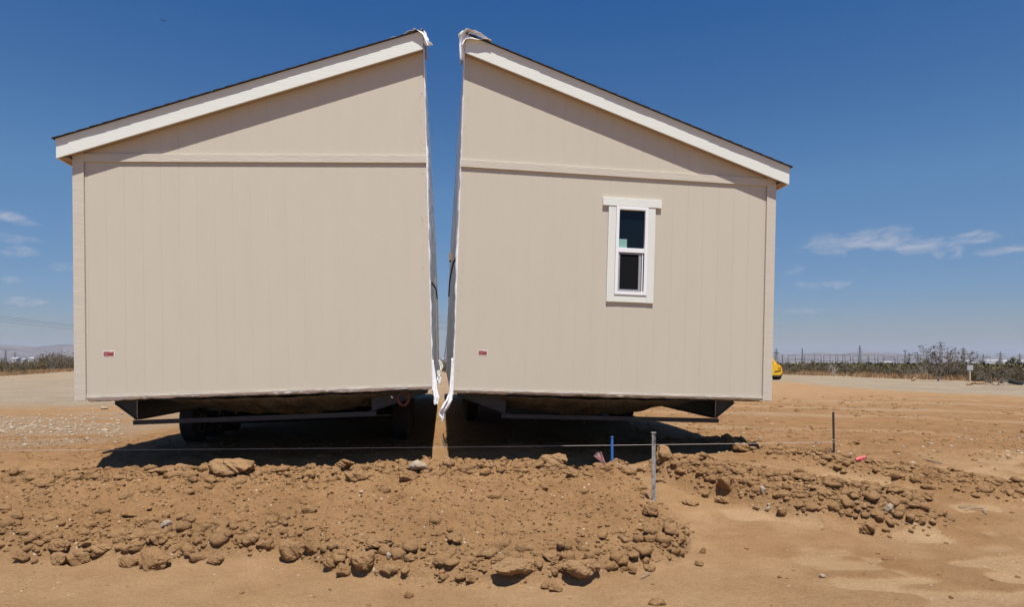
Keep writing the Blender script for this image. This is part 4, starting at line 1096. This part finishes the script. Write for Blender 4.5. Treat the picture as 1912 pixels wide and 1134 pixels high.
tower(1690, 655, 950, 'mast with a flat lamp head left of the Joshua tree', style='lamp', w=.05, name='mast')
tower(1698, 659, 900, 'stout pylon just right of the lamp mast', 2, aw=.12)
tower(1713, 658, 1000, 'thin pylon between the stout pylon and the Joshua tree', style='mast', w=.06, name='mast')
tower(1756, 639, 800, 'tall pylon behind the tallest grey shrub', 3, w=.12)
tower(1798, 650, 650, 'pylon right of the thin leaning shrub', 3, w=.2, aw=.22)
tower(1836, 662, 1000, 'mid-size pylon between white sign and right-hand pylon', 2, aw=.4)
tower(1868, 657, 800, 'wide-armed pylon left of the round Joshua tree', 2, aw=.42)
tower(1904, 661, 1000, 'pylon right of the round Joshua tree', 2, aw=.3)
tower(10.5, 654, 1300, 'left of two small pylons in front of the mountains', 3, w=.16)
tower(28, 658, 1300, 'right of two small pylons in front of the mountains', 3, w=.16)
gp = tower(838.5, 588, 330, 'near pylon with wide arms seen through the gap between halves', 3, w=.2, aw=.34, r=.09)
def gantry(px0, px1, top, D, label):
    a = PD(px0, top, D); b = PD(px1, top, D); z = min(H(a.x, a.y), H(b.x, b.y)); e = empty('gantry', (a.x, a.y, z)); tag(e, label, 'gantry', 'portal gantries of the substation')
    d = (b-a); d.z = 0; L_ = d.length; e.rotation_euler = (0, 0, math.atan2(d.y, d.x)); h = a.z-z; r = .00030*D
    m = MB()
    for x in (0, L_):
        for s in (-1, 1): bars(m, (x+s*h*.09, s*h*.1, 0), (x, 0, h), r)
        bars(m, (x-h*.05, 0, h*.4), (x+h*.05, 0, h*.4), r*.8); bars(m, (x, 0, h), (x, 0, h*1.12), r*.6)
    m.build('post', M_pylon, e)
    m = MB(); bars(m, (0, 0, h), (L_, 0, h), r); bars(m, (0, 0, h*.94), (L_, 0, h*.94), r)
    n = max(3, int(L_/h*4))
    for i in range(n): bars(m, (L_*i/n, 0, h*(.94 if i % 2 else 1)), (L_*(i+1)/n, 0, h*(1 if i % 2 else .94)), r*.6)
    m.build('beam', M_pylon, e)
rg = random.Random(2); x0 = 1502; k = 0
GLAB = 'steel portal gantry in the substation row on the horizon'
gantry(1471.5, 1485, 663.5, 900, 'free-standing square gantry left of the slim lattice mast'); gantry(1467, 1496, 671, 930, 'low wide gantry under the free-standing square one')
while x0 < 1728:
    w = rg.uniform(9, 19); gantry(x0, x0+w, rg.choice([661.8, 662.3, 663.3, 665.5]), rg.choice([850, 900, 1000]), GLAB); x0 += w+rg.choice([0, 2, 5, -4])
x0 = 1500
while x0 < 1735:
    w = rg.uniform(12, 30); gantry(x0, x0+w, rg.uniform(669, 674), rg.choice([800, 1050]), GLAB); x0 += w+rg.choice([1, 3, 8])
for a, b, t in ((1810, 1816, 669), (1822, 1830, 668), (1841, 1849, 667)): gantry(a, b, t, 1100, 'small far gantry right of the white sign')
def bld(px0, px1, top, bot, D, label, m=M_bldw, gable=False):
    a = PD(px0, bot, D); b = PD(px1, bot, D); z = H(a.x, a.y)-.3; e = empty('warehouse' if not gable else 'far_house', (a.x, a.y, z)); tag(e, label, 'building', 'distant pale buildings')
    L_ = (b-a).length; h = max(PD(px0, top, D).z-z, 2.2); e.rotation_euler = (0, 0, -YAW*.9)
    mm = MB(); mm.box(0, L_, 0, L_*.5+6, 0, h*.8); mm.build('wall', m, e)
    mm = MB(); mm.add([(-.3, -.3, h*.8), (L_+.3, -.3, h*.8), (L_+.3, L_*.5+6.3, h*.8), (-.3, L_*.5+6.3, h*.8), (-.3, L_*.25+3, h), (L_+.3, L_*.25+3, h)], [(0, 1, 5, 4), (2, 3, 4, 5), (0, 4, 3), (1, 2, 5), (0, 3, 2, 1)]); mm.build('roof', M_bldw if m is M_bldw else M_bldr, e)
for a in [(19, 30, 668, 673, 700, 'rounded white building, leftmost of the far left ones'), (38, 44, 670, 673, 700, 'tiny white building between the two left ones'), (52, 75, 667, 673, 700, 'widest white building on the far left plain'),
          (135, 142, 664, 670, 600, 'white building touching the left house wall'), (1652, 1666, 675.5, 679, 650, 'white shed among the gantries'),
          (1482, 1490, 678, 681, 700, 'small white shed beneath the slim lattice mast'), (1800, 1812, 673, 676, 1200, 'white shed behind the white sign'),
          (1840, 1868, 672, 675, 1500, 'long white warehouse left of the round Joshua tree'), (1872, 1882, 674, 679, 900, 'short white house left of round Joshua tree'), (1880, 1925, 672.5, 676, 1400, 'long white warehouse behind the round Joshua tree'),
          (1815, 1836, 677, 680, 700, 'low pale house row in the middle of the right plain'), (1845, 1856, 678, 681, 600, 'low pale house right of the house row'), (826, 834, 669, 673, 700, 'white building at the end of the gap')]:
    bld(*a)
# power lines
def wire(pa, pb, sag, label, r=.035):
    n = 30; pts = [pa.lerp(pb, i/n)-Vector((0, 0, sag*4*(i/n)*(1-i/n))) for i in range(n+1)]
    o = MB().tube(pts, r, 4).build('power_line', M_black); tag(o, label, 'power line')
D1 = 190; 
for i, (ya, yb) in enumerate(((590, 607.5), (594.5, 610.5), (600, 615))):
    A = PD(-900, ya-68, 150); T = PD(0, ya, 190); U = PD(140, yb, 200)
    # parabola in the vertical plane through two seen points, running on to the pylon in the gap
    E_ = PD(826-i*2, 600+i*6, 330)
    n = 60; pts = []
    for j in range(n+1):
        t = j/n; px = -500+t*1326; D = 150+180*t
        t0 = 500/1326; t1 = 640/1326; z0 = PD(0, ya, 150+180*t0).z; z1 = PD(140, yb, 150+180*t1).z; z2 = E_.z
        z = z0*((t-t1)*(t-1))/((t0-t1)*(t0-1))+z1*((t-t0)*(t-1))/((t1-t0)*(t1-1))+z2*((t-t0)*(t-t1))/((1-t0)*(1-t1))
        q = PD(px, 650, D); pts.append(Vector((q.x, q.y, z)))
    o = MB().tube(pts, .032, 4).build('power_line', M_black); tag(o, ['uppermost', 'middle', 'lowest'][i]+' of the three power lines left of the house', 'power line')
wire(PD(1798, 652, 650), PD(1868, 660, 800), 3, 'upper power line between the two right-hand pylons', .07)
wire(PD(1798, 657, 650), PD(1868, 664, 800), 3, 'lower power line between the two right-hand pylons', .07)
wire(PD(1756, 646, 800), PD(1798, 652, 650), 3, 'power line behind the tall grey shrubs', .07)
wire(PD(-60, 650, 1300), PD(30, 652, 1300), 2, 'faint power line crossing the far left mountains', .12)
# bird high in the sky
p = PD(305.5, 38, 90); o = empty('bird', p, .4); tag(o, 'tiny bird high in the sky above the left roof', 'bird')
m = MB(); m.tube([(0, -.22, 0), (0, -.08, .01), (0, .08, .01), (0, .2, 0)], [.01, .05, .045, .012], 8)
for s in (-1, 1): m.add([(s*.02, -.06, .02), (s*.22, -.10, .10), (s*.42, .02, .04), (s*.2, .05, .09), (s*.02, .08, .02)], [(0, 1, 2, 3, 4)])
m.build('body', M_bird, o, smooth=True)

# ------------------------------------------------------------------ haze
hz = MB().box(-15000, 15000, -15000, 15000, -160, 330).build('haze', mat('haze_air', (1, 1, 1))); tag(hz, 'thin blue-grey desert haze over the plain', 'haze', kind='stuff')
hm = hz.data.materials[0]; t = hm.node_tree; t.nodes.clear(); oo = t.nodes.new('ShaderNodeOutputMaterial'); pv = t.nodes.new('ShaderNodeVolumePrincipled')
pv.inputs['Color'].default_value = (.70, .80, 1, 1); pv.inputs['Density'].default_value = .00005; pv.inputs['Anisotropy'].default_value = .0
t.links.new(pv.outputs[0], oo.inputs['Volume'])
SC.cycles.max_bounces = 8; SC.cycles.diffuse_bounces = 6
